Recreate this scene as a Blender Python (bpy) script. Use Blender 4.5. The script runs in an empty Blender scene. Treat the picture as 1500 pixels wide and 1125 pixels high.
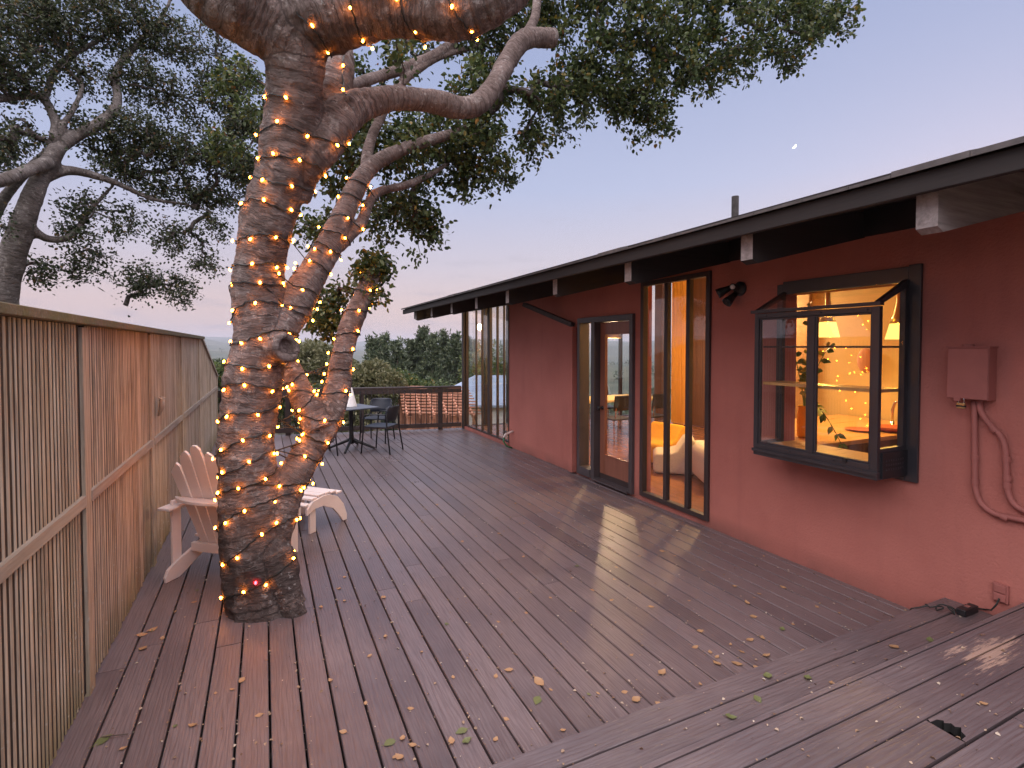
import bpy, bmesh, math, random
import numpy as np
from mathutils import Vector, Matrix, noise
from mathutils.bvhtree import BVHTree
random.seed(7); rng = np.random.default_rng(7)
sc = bpy.context.scene
COL = sc.collection
R = math.radians
PI = math.pi
# ------------------------------------------------------------------ camera geometry
F = 768.0; CX = 750.0; CY = 529.0
YAW = R(25.3); TILT = R(1.57); EYE = Vector((0, 0, 1.78))
FW = Vector((math.sin(YAW)*math.cos(TILT), math.cos(YAW)*math.cos(TILT), -math.sin(TILT)))
RT = Vector((math.cos(YAW), -math.sin(YAW), 0))
UP = RT.cross(FW)
def ray(px, py): return FW + RT*((px-CX)/F) + UP*((CY-py)/F)
def P(px, py, d): return EYE + ray(px, py)*d
def G(px, py, z=0.0):
    r = ray(px, py); return EYE + r*((z-EYE.z)/r.z)
def WX(px, py, X):
    r = ray(px, py); return EYE + r*(X/r.x)
# ------------------------------------------------------------------ objects
LOC = {}
def tag(o, label=None, cat=None, group=None, kind=None):
    if label: o['label'] = label
    if cat: o['category'] = cat
    if group: o['group'] = group
    if kind: o['kind'] = kind
    return o
def thing(name, label, cat, loc=(0, 0, 0), rz=0, group=None):
    o = bpy.data.objects.new(name, None); COL.objects.link(o)
    o.empty_display_size = .1
    o.location = loc; o.rotation_euler = (0, 0, rz)
    LOC[o.name] = Vector(loc) if rz == 0 else Vector((0, 0, 0))
    return tag(o, label, cat, group)
def copy_tree(o, parent=None):
    c = o.copy(); COL.objects.link(c)
    if parent: c.parent = parent
    for ch in list(o.children): copy_tree(ch, c)
    return c
class MB:
    def __init__(s): s.v = []; s.f = []
    def add(s, vs, fs):
        n = len(s.v); s.v += [tuple(p) for p in vs]; s.f += [tuple(i+n for i in f) for f in fs]; return s
    def box(s, x0, x1, y0, y1, z0, z1):
        return s.add([(x0,y0,z0),(x1,y0,z0),(x1,y1,z0),(x0,y1,z0),(x0,y0,z1),(x1,y0,z1),(x1,y1,z1),(x0,y1,z1)],
                     [(0,3,2,1),(4,5,6,7),(0,1,5,4),(1,2,6,5),(2,3,7,6),(3,0,4,7)])
    def bar(s, a, b, w, t, up=(0, 0, 1)):
        a = Vector(a); b = Vector(b); d = (b-a).normalized(); u = Vector(up)
        if abs(d.dot(u)) > .98: u = Vector((0, 1, 0))
        sd = d.cross(u).normalized(); u = sd.cross(d).normalized()
        vs = []
        for p in (a, b):
            for i, j in ((-1,-1),(1,-1),(1,1),(-1,1)): vs.append(p + sd*(i*w/2) + u*(j*t/2))
        return s.add(vs, [(3,2,1,0),(4,5,6,7),(0,1,5,4),(1,2,6,5),(2,3,7,6),(3,0,4,7)])
    def tube(s, pts, rs, n=8, cap=True):
        pts = [Vector(p) for p in pts]
        if not hasattr(rs, '__len__'): rs = [rs]*len(pts)
        vs = []; prev = None
        for i, p in enumerate(pts):
            d = (pts[min(i+1, len(pts)-1)] - pts[max(i-1, 0)])
            d = d.normalized() if d.length > 1e-9 else Vector((0, 0, 1))
            if prev is None:
                u = d.orthogonal().normalized()
            else:
                u = (prev - d*prev.dot(d))
                u = u.normalized() if u.length > 1e-6 else d.orthogonal().normalized()
            prev = u; w = d.cross(u)
            for k in range(n):
                a = 2*PI*k/n; vs.append(p + (u*math.cos(a) + w*math.sin(a))*rs[i])
        fs = []
        for i in range(len(pts)-1):
            for k in range(n):
                k2 = (k+1) % n; fs.append((i*n+k, i*n+k2, (i+1)*n+k2, (i+1)*n+k))
        if cap:
            fs.append(tuple(range(n-1, -1, -1))); m = (len(pts)-1)*n; fs.append(tuple(m+k for k in range(n)))
        return s.add(vs, fs)
    def lathe(s, prof, c=(0, 0, 0), n=20):
        c = Vector(c); vs = []; fs = []
        for r, z in prof:
            for k in range(n):
                a = 2*PI*k/n; vs.append(c + Vector((r*math.cos(a), r*math.sin(a), z)))
        for i in range(len(prof)-1):
            for k in range(n):
                k2 = (k+1) % n; fs.append((i*n+k, i*n+k2, (i+1)*n+k2, (i+1)*n+k))
        fs.append(tuple(range(n-1, -1, -1))); m = (len(prof)-1)*n; fs.append(tuple(m+k for k in range(n)))
        return s.add(vs, fs)
    def prism(s, poly, fn, t0, t1):
        """poly of 2D points, fn(a,b,t)->3D, extruded t0..t1"""
        n = len(poly)
        vs = [fn(a, b, t0) for a, b in poly] + [fn(a, b, t1) for a, b in poly]
        fs = [tuple(range(n-1, -1, -1)), tuple(range(n, 2*n))] + [(i, (i+1) % n, n+(i+1) % n, n+i) for i in range(n)]
        return s.add(vs, fs)
    def ball(s, c, r, nu=10, nv=6, sc_=(1, 1, 1)):
        prof = [(max(1e-4, math.sin(PI*i/nv))*r, -math.cos(PI*i/nv)*r) for i in range(nv+1)]
        k = MB().lathe(prof, (0, 0, 0), nu)
        return s.add([Vector(c) + Vector((p[0]*sc_[0], p[1]*sc_[1], p[2]*sc_[2])) for p in k.v], k.f)
    def xf(s, m):
        s.v = [tuple(m @ Vector(p)) for p in s.v]; return s
    def build(s, name, mat, parent=None, smooth=False, bevel=0, world=True, fix=True):
        me = bpy.data.meshes.new(name)
        off = LOC.get(parent.name, Vector()) if (parent is not None and world) else Vector()
        me.from_pydata([tuple(Vector(p)-off) for p in s.v], [], s.f)
        if fix:
            bm = bmesh.new(); bm.from_mesh(me); bmesh.ops.recalc_face_normals(bm, faces=bm.faces); bm.to_mesh(me); bm.free()
        return link(name, me, mat, parent, smooth, bevel)
def link(name, me, mat, parent=None, smooth=False, bevel=0):
    if mat is not None: me.materials.append(mat)
    if smooth: me.polygons.foreach_set('use_smooth', [True]*len(me.polygons))
    o = bpy.data.objects.new(name, me); COL.objects.link(o)
    if parent is not None:
        o.parent = parent; LOC[o.name] = LOC.get(parent.name, Vector())
    if bevel:
        b = o.modifiers.new('bevel', 'BEVEL'); b.width = bevel; b.segments = 2; b.limit_method = 'ANGLE'; b.angle_limit = R(40)
    return o
def mesh_np(name, verts, faces_flat, nper):
    """verts (N,3); faces_flat int array (M*nper)"""
    me = bpy.data.meshes.new(name)
    nf = len(faces_flat)//nper
    me.vertices.add(len(verts)); me.vertices.foreach_set('co', np.asarray(verts, np.float32).ravel())
    me.loops.add(len(faces_flat)); me.loops.foreach_set('vertex_index', np.asarray(faces_flat, np.int32))
    me.polygons.add(nf); me.polygons.foreach_set('loop_start', np.arange(0, nf*nper, nper, dtype=np.int32))
    me.update(calc_edges=True); me.validate(); return me
# ------------------------------------------------------------------ materials
class NT:
    def __init__(s, name):
        s.m = bpy.data.materials.new(name); s.m.use_nodes = True; s.t = s.m.node_tree; s.t.nodes.clear()
        s.out = s.n('ShaderNodeOutputMaterial')
    def n(s, typ, **kw):
        nd = s.t.nodes.new(typ)
        for k, v in kw.items():
            if k.startswith('i_'):
                key = k[2:]; key = int(key) if key.isdigit() else key.replace('_', ' '); s.set(nd, key, v)
            else: setattr(nd, k, v)
        return nd
    def set(s, nd, key, v):
        if isinstance(v, bpy.types.NodeSocket): s.t.links.new(v, nd.inputs[key])
        else: nd.inputs[key].default_value = v
    def co(s, kind='Object', scale=(1, 1, 1), rot=(0, 0, 0), loc=(0, 0, 0)):
        tc = s.n('ShaderNodeTexCoord'); mp = s.n('ShaderNodeMapping')
        s.t.links.new(tc.outputs[kind], mp.inputs[0]); mp.inputs['Scale'].default_value = scale
        mp.inputs['Rotation'].default_value = rot; mp.inputs['Location'].default_value = loc
        return mp.outputs[0]
    def noise(s, vec, scale=5, detail=4, rough=.55, dist=0, out=0):
        return s.n('ShaderNodeTexNoise', i_Vector=vec, i_Scale=scale, i_Detail=detail, i_Roughness=rough, i_Distortion=dist).outputs[out]
    def ramp(s, fac, stops):
        r = s.n('ShaderNodeValToRGB', i_Fac=fac); e = r.color_ramp.elements
        while len(e) < len(stops): e.new(.5)
        for el, (p, c) in zip(e, stops):
            el.position = p; el.color = (c, c, c, 1) if not hasattr(c, '__len__') else (*c, 1)
        return r.outputs[0]
    def mix(s, fac, a, b, mode='MIX'):
        nd = s.n('ShaderNodeMix', data_type='RGBA', blend_type=mode)
        s.set(nd, 0, fac)
        for k, v in ((6, a), (7, b)):
            if not isinstance(v, bpy.types.NodeSocket): v = (*v, 1) if hasattr(v, '__len__') else (v, v, v, 1)
            s.set(nd, k, v)
        return nd.outputs[2]
    def math(s, op, a, b=0., c=0.):
        nd = s.n('ShaderNodeMath', operation=op); s.set(nd, 0, a); s.set(nd, 1, b); s.set(nd, 2, c); return nd.outputs[0]
    def bump(s, h, strength=.3, dist=.01, normal=None):
        nd = s.n('ShaderNodeBump', i_Height=h, i_Strength=strength, i_Distance=dist)
        if normal is not None: s.t.links.new(normal, nd.inputs['Normal'])
        return nd.outputs[0]
    def principled(s, color, rough=.6, normal=None, **kw):
        b = s.n('ShaderNodeBsdfPrincipled')
        if not isinstance(color, bpy.types.NodeSocket): color = (*color, 1)
        s.set(b, 'Base Color', color); s.set(b, 'Roughness', rough)
        if normal is not None: s.set(b, 'Normal', normal)
        for k, v in kw.items(): s.set(b, k.replace('_', ' '), v)
        s.t.links.new(b.outputs[0], s.out.inputs[0]); return s.m
def flat(name, col, rough=.5, var=.12, nscale=6, bump=.1, metallic=0., spec=.5, scale=(1, 1, 1)):
    t = NT(name); v = t.co(scale=scale); nz = t.noise(v, nscale, 5)
    c = t.mix(t.ramp(nz, [(.3, 0), (.7, 1)]), [x*(1-var) for x in col], [min(1, x*(1+var)) for x in col])
    fine = t.noise(v, nscale*14, 3)
    rg = t.math('MULTIPLY_ADD', nz, .2, rough-.1)
    return t.principled(c, rg, t.bump(fine, bump, .004) if bump else None, Metallic=metallic, Specular_IOR_Level=spec)
def wood(name, c0, c1, rough=.6, axis=2, freq=40, bump=.3, island=0.):
    """grain running along axis"""
    t = NT(name); s = [1, 1, 1]; s[axis] = .06
    v = t.co(scale=s); n1 = t.noise(v, freq, 6, .65, .4); n2 = t.noise(t.co(), 2.2, 4)
    f = t.math('ADD', t.math('MULTIPLY', n1, .7), t.math('MULTIPLY', n2, .3))
    if island:
        g = t.n('ShaderNodeNewGeometry'); f = t.math('ADD', f, t.math('MULTIPLY_ADD', g.outputs['Random Per Island'], island, -island/2))
    c = t.mix(t.ramp(f, [(.3, 0), (.68, 1)]), c0, c1)
    return t.principled(c, t.math('MULTIPLY_ADD', n1, .25, rough-.12), t.bump(n1, bump, .006))
def emis(name, col, st):
    t = NT(name); e = t.n('ShaderNodeEmission', i_Color=(*col, 1), i_Strength=st); t.t.links.new(e.outputs[0], t.out.inputs[0]); return t.m
M = {}
def stucco():
    t = NT('stucco'); v = t.co()
    n1 = t.noise(v, 1.3, 5, .6); n2 = t.noise(v, 90, 4, .6); n3 = t.noise(v, 52, 3, .5); n4 = t.noise(t.co(scale=(1, 1, .12)), 6, 4)
    c = t.mix(t.ramp(n1, [(.3, 0), (.7, 1)]), (.40, .140, .112), (.48, .178, .142))
    c = t.mix(t.ramp(n4, [(.55, 0), (.85, .35)]), c, (.28, .098, .084))
    z = t.n('ShaderNodeSeparateXYZ', i_0=t.co()).outputs[2]
    dirt = t.math('MULTIPLY', t.ramp(z, [(0.0, 1), (.16, 0)]), t.ramp(n1, [(.35, 0), (.6, .6)]))
    c = t.mix(dirt, c, (.12, .06, .05))
    h = t.math('ADD', t.math('MULTIPLY', n2, .5), n3)
    return t.principled(c, .85, t.bump(h, .42, .012), Specular_IOR_Level=.25)
M['stucco'] = stucco()
def deckmat(name, axis, worn=False):
    t = NT(name); s = [1, 1, 1]; s[axis] = .035; s2 = [1, 1, 1]; s2[axis] = .12
    g = t.n('ShaderNodeNewGeometry').outputs['Random Per Island']
    tc = t.n('ShaderNodeTexCoord').outputs['Object']
    off = t.n('ShaderNodeCombineXYZ', i_0=t.math('MULTIPLY', g, 37.), i_1=t.math('MULTIPLY', g, 61.), i_2=0.).outputs[0]
    vv = t.n('ShaderNodeVectorMath', operation='ADD', i_0=tc, i_1=off).outputs[0]
    v = t.n('ShaderNodeMapping', i_Vector=vv, i_Scale=s).outputs[0]
    v2 = t.n('ShaderNodeMapping', i_Vector=vv, i_Scale=s2).outputs[0]
    gr = t.noise(v, 150, 4, .7); big = t.noise(v2, 9, 3, .5, .5)
    w = t.n('ShaderNodeTexWave', i_Vector=v2, i_Scale=16., i_Distortion=9., i_Detail=2., bands_direction=('Y' if axis == 0 else 'X'))
    w.inputs['Detail Scale'].default_value = 1.2
    cath = t.ramp(w.outputs[1], [(.0, 0), (.5, 1)])
    patch = t.noise(t.co(), .9, 5, .6)
    c = t.mix(t.ramp(g, [(0, 0), (1, 1)]), *(((.100, .080, .086), (.158, .128, .134)) if worn else ((.112, .086, .090), (.188, .146, .149))))
    c = t.mix(t.ramp(patch, [(.42, 0), (.7, .75)]), c, (.225, .168, .162))
    c = t.mix(t.ramp(gr, [(.38, .5), (.56, 0)]), c, (.085, .054, .053))
    c = t.mix(t.math('MULTIPLY', t.ramp(cath, [(0, 1), (1, 0)]), .28), c, (.08, .048, .046))
    wear = t.math('MULTIPLY', t.ramp(t.noise(t.co(), 3.1, 7, .7), [(.62, 0), (.72, 1)]), t.ramp(gr, [(.45, 0), (.6, 1)]))
    c = t.mix(t.math('MULTIPLY', wear, .5), c, (.30, .22, .18))
    if worn:
        p = G(1445, 955, .33)
        dv = t.n('ShaderNodeVectorMath', operation='SUBTRACT', i_0=tc, i_1=tuple(p)).outputs[0]
        dv = t.n('ShaderNodeVectorMath', operation='MULTIPLY', i_0=dv, i_1=(1.0, 2.6, 0.)).outputs[0]
        ln = t.n('ShaderNodeVectorMath', operation='LENGTH', i_0=dv).outputs[1]
        mk = t.math('ADD', t.ramp(ln, [(.0, .42), (.55, 0)]), t.math('MULTIPLY', t.noise(v2, 22, 8, .8), .95))
        c = t.mix(t.ramp(mk, [(.72, 0), (.78, .85)]), c, (.46, .31, .24))
    h = t.math('ADD', gr, t.math('MULTIPLY', cath, .55))
    ro = t.math('MULTIPLY_ADD', patch, .34, .10)
    ro = t.math('MULTIPLY_ADD', gr, .14, ro)
    return t.principled(c, ro, t.bump(h, .30, .004), Specular_IOR_Level=.6)
M['deck'] = deckmat('deck_paint', 1); M['deck2'] = deckmat('upper_deck_paint', 0, True)
M['under'] = flat('under_deck', (.012, .011, .010), .95)
def fencemat():
    t = NT('fence_wood'); v = t.co(scale=(1, 1, .05)); n1 = t.noise(v, 60, 5, .65); n2 = t.noise(t.co(), 1.6, 5); n3 = t.noise(t.co(), 22, 5, .7)
    g = t.n('ShaderNodeNewGeometry').outputs['Random Per Island']
    c = t.mix(g, (.44, .345, .24), (.68, .565, .43))
    c = t.mix(t.ramp(n1, [(.35, .7), (.6, 0)]), c, (.17, .12, .085))
    c = t.mix(t.ramp(n2, [(.4, 0), (.7, .5)]), c, (.56, .49, .41))
    z = t.n('ShaderNodeSeparateXYZ', i_0=t.co()).outputs[2]
    moss = t.math('MULTIPLY', t.ramp(z, [(.0, 1), (.30, 0)]), t.ramp(n2, [(.35, .2), (.6, 1)]))
    c = t.mix(t.math('MULTIPLY', moss, .7), c, (.14, .13, .035))
    lich = t.math('MULTIPLY', t.ramp(n3, [(.60, 0), (.66, .8)]), t.ramp(z, [(.4, 1), (.9, .1)]))
    c = t.mix(lich, c, (.52, .50, .43))
    return t.principled(c, .85, t.bump(n1, .4, .006), Specular_IOR_Level=.2)
M['fence'] = fencemat()
def capmat():
    t = NT('mossy_cap'); v = t.co(); n = t.noise(v, 9, 6, .65); n2 = t.noise(v, 60, 4)
    c = t.mix(t.ramp(n, [(.35, 0), (.65, 1)]), (.17, .13, .085), (.13, .125, .05))
    c = t.mix(t.ramp(n2, [(.6, 0), (.72, .7)]), c, (.30, .27, .21))
    return t.principled(c, .9, t.bump(n2, .5, .01))
M['cap'] = capmat()
M['rail_wood'] = wood('fence_rail_wood', (.30, .23, .17), (.47, .40, .33), .85, 1, 40, .5)
M['trim'] = wood('dark_trim', (.030, .019, .018), (.058, .040, .037), .5, 2, 30, .2)
M['doortrim'] = wood('sheen_door_trim', (.048, .038, .040), (.090, .074, .077), .42, 2, 30, .2)  # paler than the dark trim: sky sheen put into the colour
M['trimy'] = wood('dark_trim_lengthwise', (.014, .011, .010), (.032, .026, .024), .85, 1, 30, .4)
M['rafter'] = wood('eave_shaded_rafter', (.016, .012, .011), (.034, .027, .025), .8, 0, 34, .6)  # rafter sides near-black: eave shade put into the dark brown paint colour
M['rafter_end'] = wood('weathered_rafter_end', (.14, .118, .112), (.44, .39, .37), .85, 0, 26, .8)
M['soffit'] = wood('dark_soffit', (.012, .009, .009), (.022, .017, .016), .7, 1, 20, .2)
M['roofing'] = flat('roof_shingle', (.095, .085, .082), .9, .35, 12, .5)
M['winframe'] = flat('bronze_window_metal', (.030, .028, .033), .38, .15, 6, .05, spec=.6)
M['blackmetal'] = flat('black_metal', (.012, .013, .016), .45, .2, 9, .05)
M['blackplastic'] = flat('black_plastic', (.014, .014, .016), .42, .2, 9, .03)
M['chairgrey'] = flat('charcoal_chair_plastic', (.022, .028, .042), .5, .15, 8, .05)
M['tabletop'] = flat('slate_tabletop', (.085, .10, .125), .38, .15, 8, .04)
M['white'] = flat('painted_white_chair', (.80, .70, .66), .5, .05, 5, .08)
M['whitelantern'] = flat('white_lantern_shade', (.78, .76, .74), .6, .04, 5, .02)
M['doorwood'] = wood('door_wood', (.20, .075, .045), (.32, .13, .085), .4, 2, 26, .15)
M['cream'] = flat('cream_wall', (.66, .52, .28), .85, .05, 3, .1)
M['amber'] = flat('amber_curtain', (.78, .40, .07), .85, .1, 3, .1, scale=(1, 8, .2))
M['floor'] = wood('interior_floor', (.22, .085, .03), (.42, .19, .075), .22, 1, 14, .06)
M['ceil'] = wood('ceiling_wood', (.36, .20, .075), (.55, .34, .15), .6, 0, 10, .1)
M['panel'] = wood('interior_panelling', (.10, .045, .024), (.19, .085, .045), .5, 2, 14, .15)
M['counter'] = wood('butcher_block', (.46, .22, .07), (.66, .37, .14), .3, 0, 16, .05)
M['cab'] = flat('dark_cabinet', (.06, .04, .03), .5, .2)
M['yellow'] = flat('yellow_upholstery', (.72, .38, .02), .9, .08, 20, .2)
M['ivory'] = flat('ivory_upholstery', (.70, .64, .54), .95, .06, 40, .5)
M['steel'] = flat('chrome', (.6, .6, .6), .18, .05, 6, 0, metallic=1.)
M['brass'] = flat('brass', (.55, .42, .2), .35, .1, 6, .05, metallic=1.)
M['terracotta'] = flat('terracotta_dish', (.42, .10, .04), .4, .15)
M['green'] = flat('leaf_green_plant', (.07, .17, .025), .45, .3, 12, .1)
M['plantyellow'] = flat('leaf_yellow_plant', (.32, .34, .03), .5, .3, 12, .1)
M['hose'] = flat('green_hose', (.02, .14, .05), .4, .1)
M['grille'] = flat('red_grille', (.1, .05, .04), .6)
M['ground'] = flat('hillside', (.055, .07, .03), .95, .35, .05, .4)
M['shingleblue'] = flat('blue_grey_roof', (.24, .29, .38), .6, .12, 1.5, .1)
M['redwood'] = wood('redwood_lath', (.36, .15, .09), (.52, .26, .17), .8, 2, 8, .2)
M['housewall'] = flat('far_house_wall', (.55, .52, .48), .8, .2, .3, .1)
M['farroof'] = flat('far_house_roof', (.20, .15, .13), .8, .2, .3, .1)
def glass():
    t = NT('glass'); bf = t.n('ShaderNodeNewGeometry').outputs['Backfacing']; fr = t.n('ShaderNodeFresnel', i_IOR=t.math('MULTIPLY_ADD', bf, 1/1.5-1.5, 1.5)).outputs[0]
    a = t.n('ShaderNodeBsdfTransparent', i_Color=(.97, .98, .98, 1)); b = t.n('ShaderNodeBsdfGlossy', i_Roughness=.012, i_Color=(1, 1, 1, 1))
    f = t.math('MINIMUM', fr, 1.)
    m = t.n('ShaderNodeMixShader', i_0=f); t.t.links.new(a.outputs[0], m.inputs[1]); t.t.links.new(b.outputs[0], m.inputs[2])
    t.t.links.new(m.outputs[0], t.out.inputs[0]); return t.m
M['glass'] = glass()
def barkmat(name, c_lo, c_hi, dark):
    t = NT(name)
    al = t.n('ShaderNodeAttribute', attribute_name='along').outputs['Fac']
    an = t.n('ShaderNodeAttribute', attribute_name='around').outputs['Vector']
    hz = t.n('ShaderNodeAttribute', attribute_name='height').outputs['Fac']
    ob = t.co()
    warp = t.noise(ob, 5, 4, .6)
    a2 = t.math('ADD', al, t.math('MULTIPLY', warp, .10))
    sx = t.n('ShaderNodeSeparateXYZ', i_0=an)
    vec = t.n('ShaderNodeCombineXYZ', i_0=t.math('MULTIPLY', sx.outputs[0], .38), i_1=t.math('MULTIPLY', sx.outputs[1], .38), i_2=t.math('MULTIPLY', a2, 9.)).outputs[0]
    ring = t.noise(vec, 7, 6, .68, .3)
    vec2 = t.n('ShaderNodeCombineXYZ', i_0=t.math('MULTIPLY', sx.outputs[0], .9), i_1=t.math('MULTIPLY', sx.outputs[1], .9), i_2=t.math('MULTIPLY', a2, 26.)).outputs[0]
    fine = t.noise(vec2, 5, 5, .7, .2)
    blotch = t.noise(ob, 4.5, 6, .65); sp = t.noise(ob, 30, 4, .6); sp2 = t.noise(ob, 11, 6, .7)
    c = t.mix(t.ramp(blotch, [(.32, 0), (.68, 1)]), c_lo, c_hi)
    c = t.mix(t.ramp(ring, [(.36, .62), (.5, 0)]), c, dark)
    c = t.mix(t.ramp(fine, [(.38, .55), (.5, 0)]), c, dark)
    c = t.mix(t.math('MULTIPLY', t.ramp(sp2, [(.57, 0), (.66, 1)]), .55), c, (.50, .45, .41))
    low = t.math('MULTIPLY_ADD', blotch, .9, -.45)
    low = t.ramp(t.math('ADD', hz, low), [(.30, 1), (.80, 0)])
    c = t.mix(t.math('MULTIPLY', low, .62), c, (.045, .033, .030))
    lich = t.math('MULTIPLY', t.ramp(sp, [(.60, 0), (.66, 1)]), t.ramp(blotch, [(.45, 0), (.6, 1)]))
    c = t.mix(t.math('MULTIPLY', lich, .75), c, (.56, .53, .50))
    h = t.math('ADD', t.math('MULTIPLY', ring, 1.), t.math('ADD', t.math('MULTIPLY', fine, .7), t.math('MULTIPLY', sp, .4)))
    return t.principled(c, .85, t.bump(h, 1.0, .03), Specular_IOR_Level=.2)
M['bark'] = barkmat('oak_bark', (.155, .112, .096), (.37, .288, .258), (.055, .036, .031))
M['bark2'] = barkmat('grey_oak_bark', (.14, .115, .10), (.30, .265, .245), (.05, .04, .035))
def leafmat(name, cols, trans=.35):
    t = NT(name); g = t.n('ShaderNodeNewGeometry').outputs['Random Per Island']
    c = t.ramp(g, cols)
    p = t.n('ShaderNodeBsdfPrincipled', i_Base_Color=c, i_Roughness=.42); p.inputs['Specular IOR Level'].default_value = .45
    tr = t.n('ShaderNodeBsdfTranslucent', i_Color=c); m = t.n('ShaderNodeMixShader', i_0=trans)
    t.t.links.new(p.outputs[0], m.inputs[1]); t.t.links.new(tr.outputs[0], m.inputs[2]); t.t.links.new(m.outputs[0], t.out.inputs[0]); return t.m
M['oakleaf'] = leafmat('oak_leaf', [(0, (.024, .04, .015)), (.4, (.06, .095, .03)), (.8, (.15, .19, .065)), (.95, (.13, .13, .03)), (.985, (.30, .20, .03)), (1, (.25, .09, .03))])
M['oakleaf2'] = leafmat('grey_oak_leaf', [(0, (.03, .045, .022)), (.6, (.06, .08, .035)), (.9, (.10, .11, .05)), (.97, (.2, .14, .05)), (1, (.16, .08, .04))])
M['bushleaf'] = leafmat('bush_leaf', [(0, (.09, .10, .045)), (.6, (.17, .17, .08)), (1, (.27, .25, .14))])
M['pineleaf'] = leafmat('pine_needle', [(0, (.055, .08, .045)), (.6, (.105, .135, .075)), (1, (.18, .20, .11))], .2)
M['dryleaf'] = leafmat('fallen_dry_leaf', [(0, (.25, .10, .05)), (.4, (.38, .19, .085)), (.75, (.46, .29, .16)), (1, (.55, .40, .13))], .15)
M['greenleaf'] = leafmat('fallen_green_leaf', [(0, (.07, .10, .035)), (1, (.22, .22, .09))], .15)
M['litter'] = leafmat('litter_bits', [(0, (.16, .09, .055)), (.6, (.36, .24, .15)), (1, (.60, .52, .42))], .1)
M['bulb'] = emis('warm_bulb', (1.0, .27, .022), 66)
M['redbulb'] = emis('red_bulb', (1.0, .02, .03), 25)
M['cable'] = flat('dark_green_cable', (.012, .014, .012), .55, .1)
def shademat():
    t = NT('lit_shade'); e = t.n('ShaderNodeEmission', i_Color=(1, .66, .16, 1), i_Strength=2.3); a = t.n('ShaderNodeBsdfTransparent', i_Color=(1, .85, .5, 1)); m = t.n('ShaderNodeMixShader', i_0=.45)
    t.t.links.new(e.outputs[0], m.inputs[1]); t.t.links.new(a.outputs[0], m.inputs[2]); t.t.links.new(m.outputs[0], t.out.inputs[0]); return t.m
M['shade'] = shademat()
M['moon'] = emis('moonlit', (1.0, .97, .92), 2.2)
WALLX = 3.95; FX = -.84
def railY(x): return 10.75 + .19*(3.95-x)
# ------------------------------------------------------------------ terrain and hills
def terrain():
    rs = np.concatenate([np.linspace(0, 14, 8), np.geomspace(18, 5200, 70)]); na = 144
    A = np.linspace(0, 2*np.pi, na, endpoint=False)
    V = []
    for r in rs:
        for a in A:
            x, y = r*math.sin(a), r*math.cos(a)
            z = -2.4 - .16*max(0, r-12) if r < 130 else -21.3 - .035*(r-130)
            z = max(z, -75)
            n1 = noise.fractal(Vector((x/420, y/420, 1.3)), .9, 2.1, 5); n2 = noise.fractal(Vector((x/1500, y/1500, 7.7)), .9, 2.1, 4)
            if r > 250:
                k = min(1, (r-250)/900); z += k*(n1*26+18)
            if r > 900:
                k = min(1, (r-900)/1300); k = k*k*(3-2*k)
                z += k*(60 + 46*n2 + 14*n1)
            if r > 2600:
                k = min(1, (r-2600)/2200); k = k*k*(3-2*k); z += k*(40 + 50*n2 + 12*n1)
            V.append((x, y, z + (n1*.6 if r > 20 else 0)))
    V.append((0, 0, -2.4)); nr = len(rs); F_ = []
    for i in range(1, nr-1):
        for j in range(na):
            j2 = (j+1) % na; F_ += [(i*na+j, i*na+j2, (i+1)*na+j2, (i+1)*na+j)]
    for j in range(na): F_.append((len(V)-1, na+(j+1) % na, na+j))
    m = MB(); m.v = V; m.f = F_
    t = NT('hill_ground'); v = t.co(); n = t.noise(v, .02, 7, .65); n2 = t.noise(v, .3, 5, .6)
    c = t.mix(t.ramp(n, [(.38, 0), (.6, 1)]), (.035, .05, .022), (.105, .10, .05)); c = t.mix(t.ramp(n2, [(.4, .6), (.6, 0)]), c, (.025, .04, .018))
    t.principled(c, .95)
    return tag(m.build('ground', t.m, smooth=True), kind='structure')
GROUND = terrain()
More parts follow.
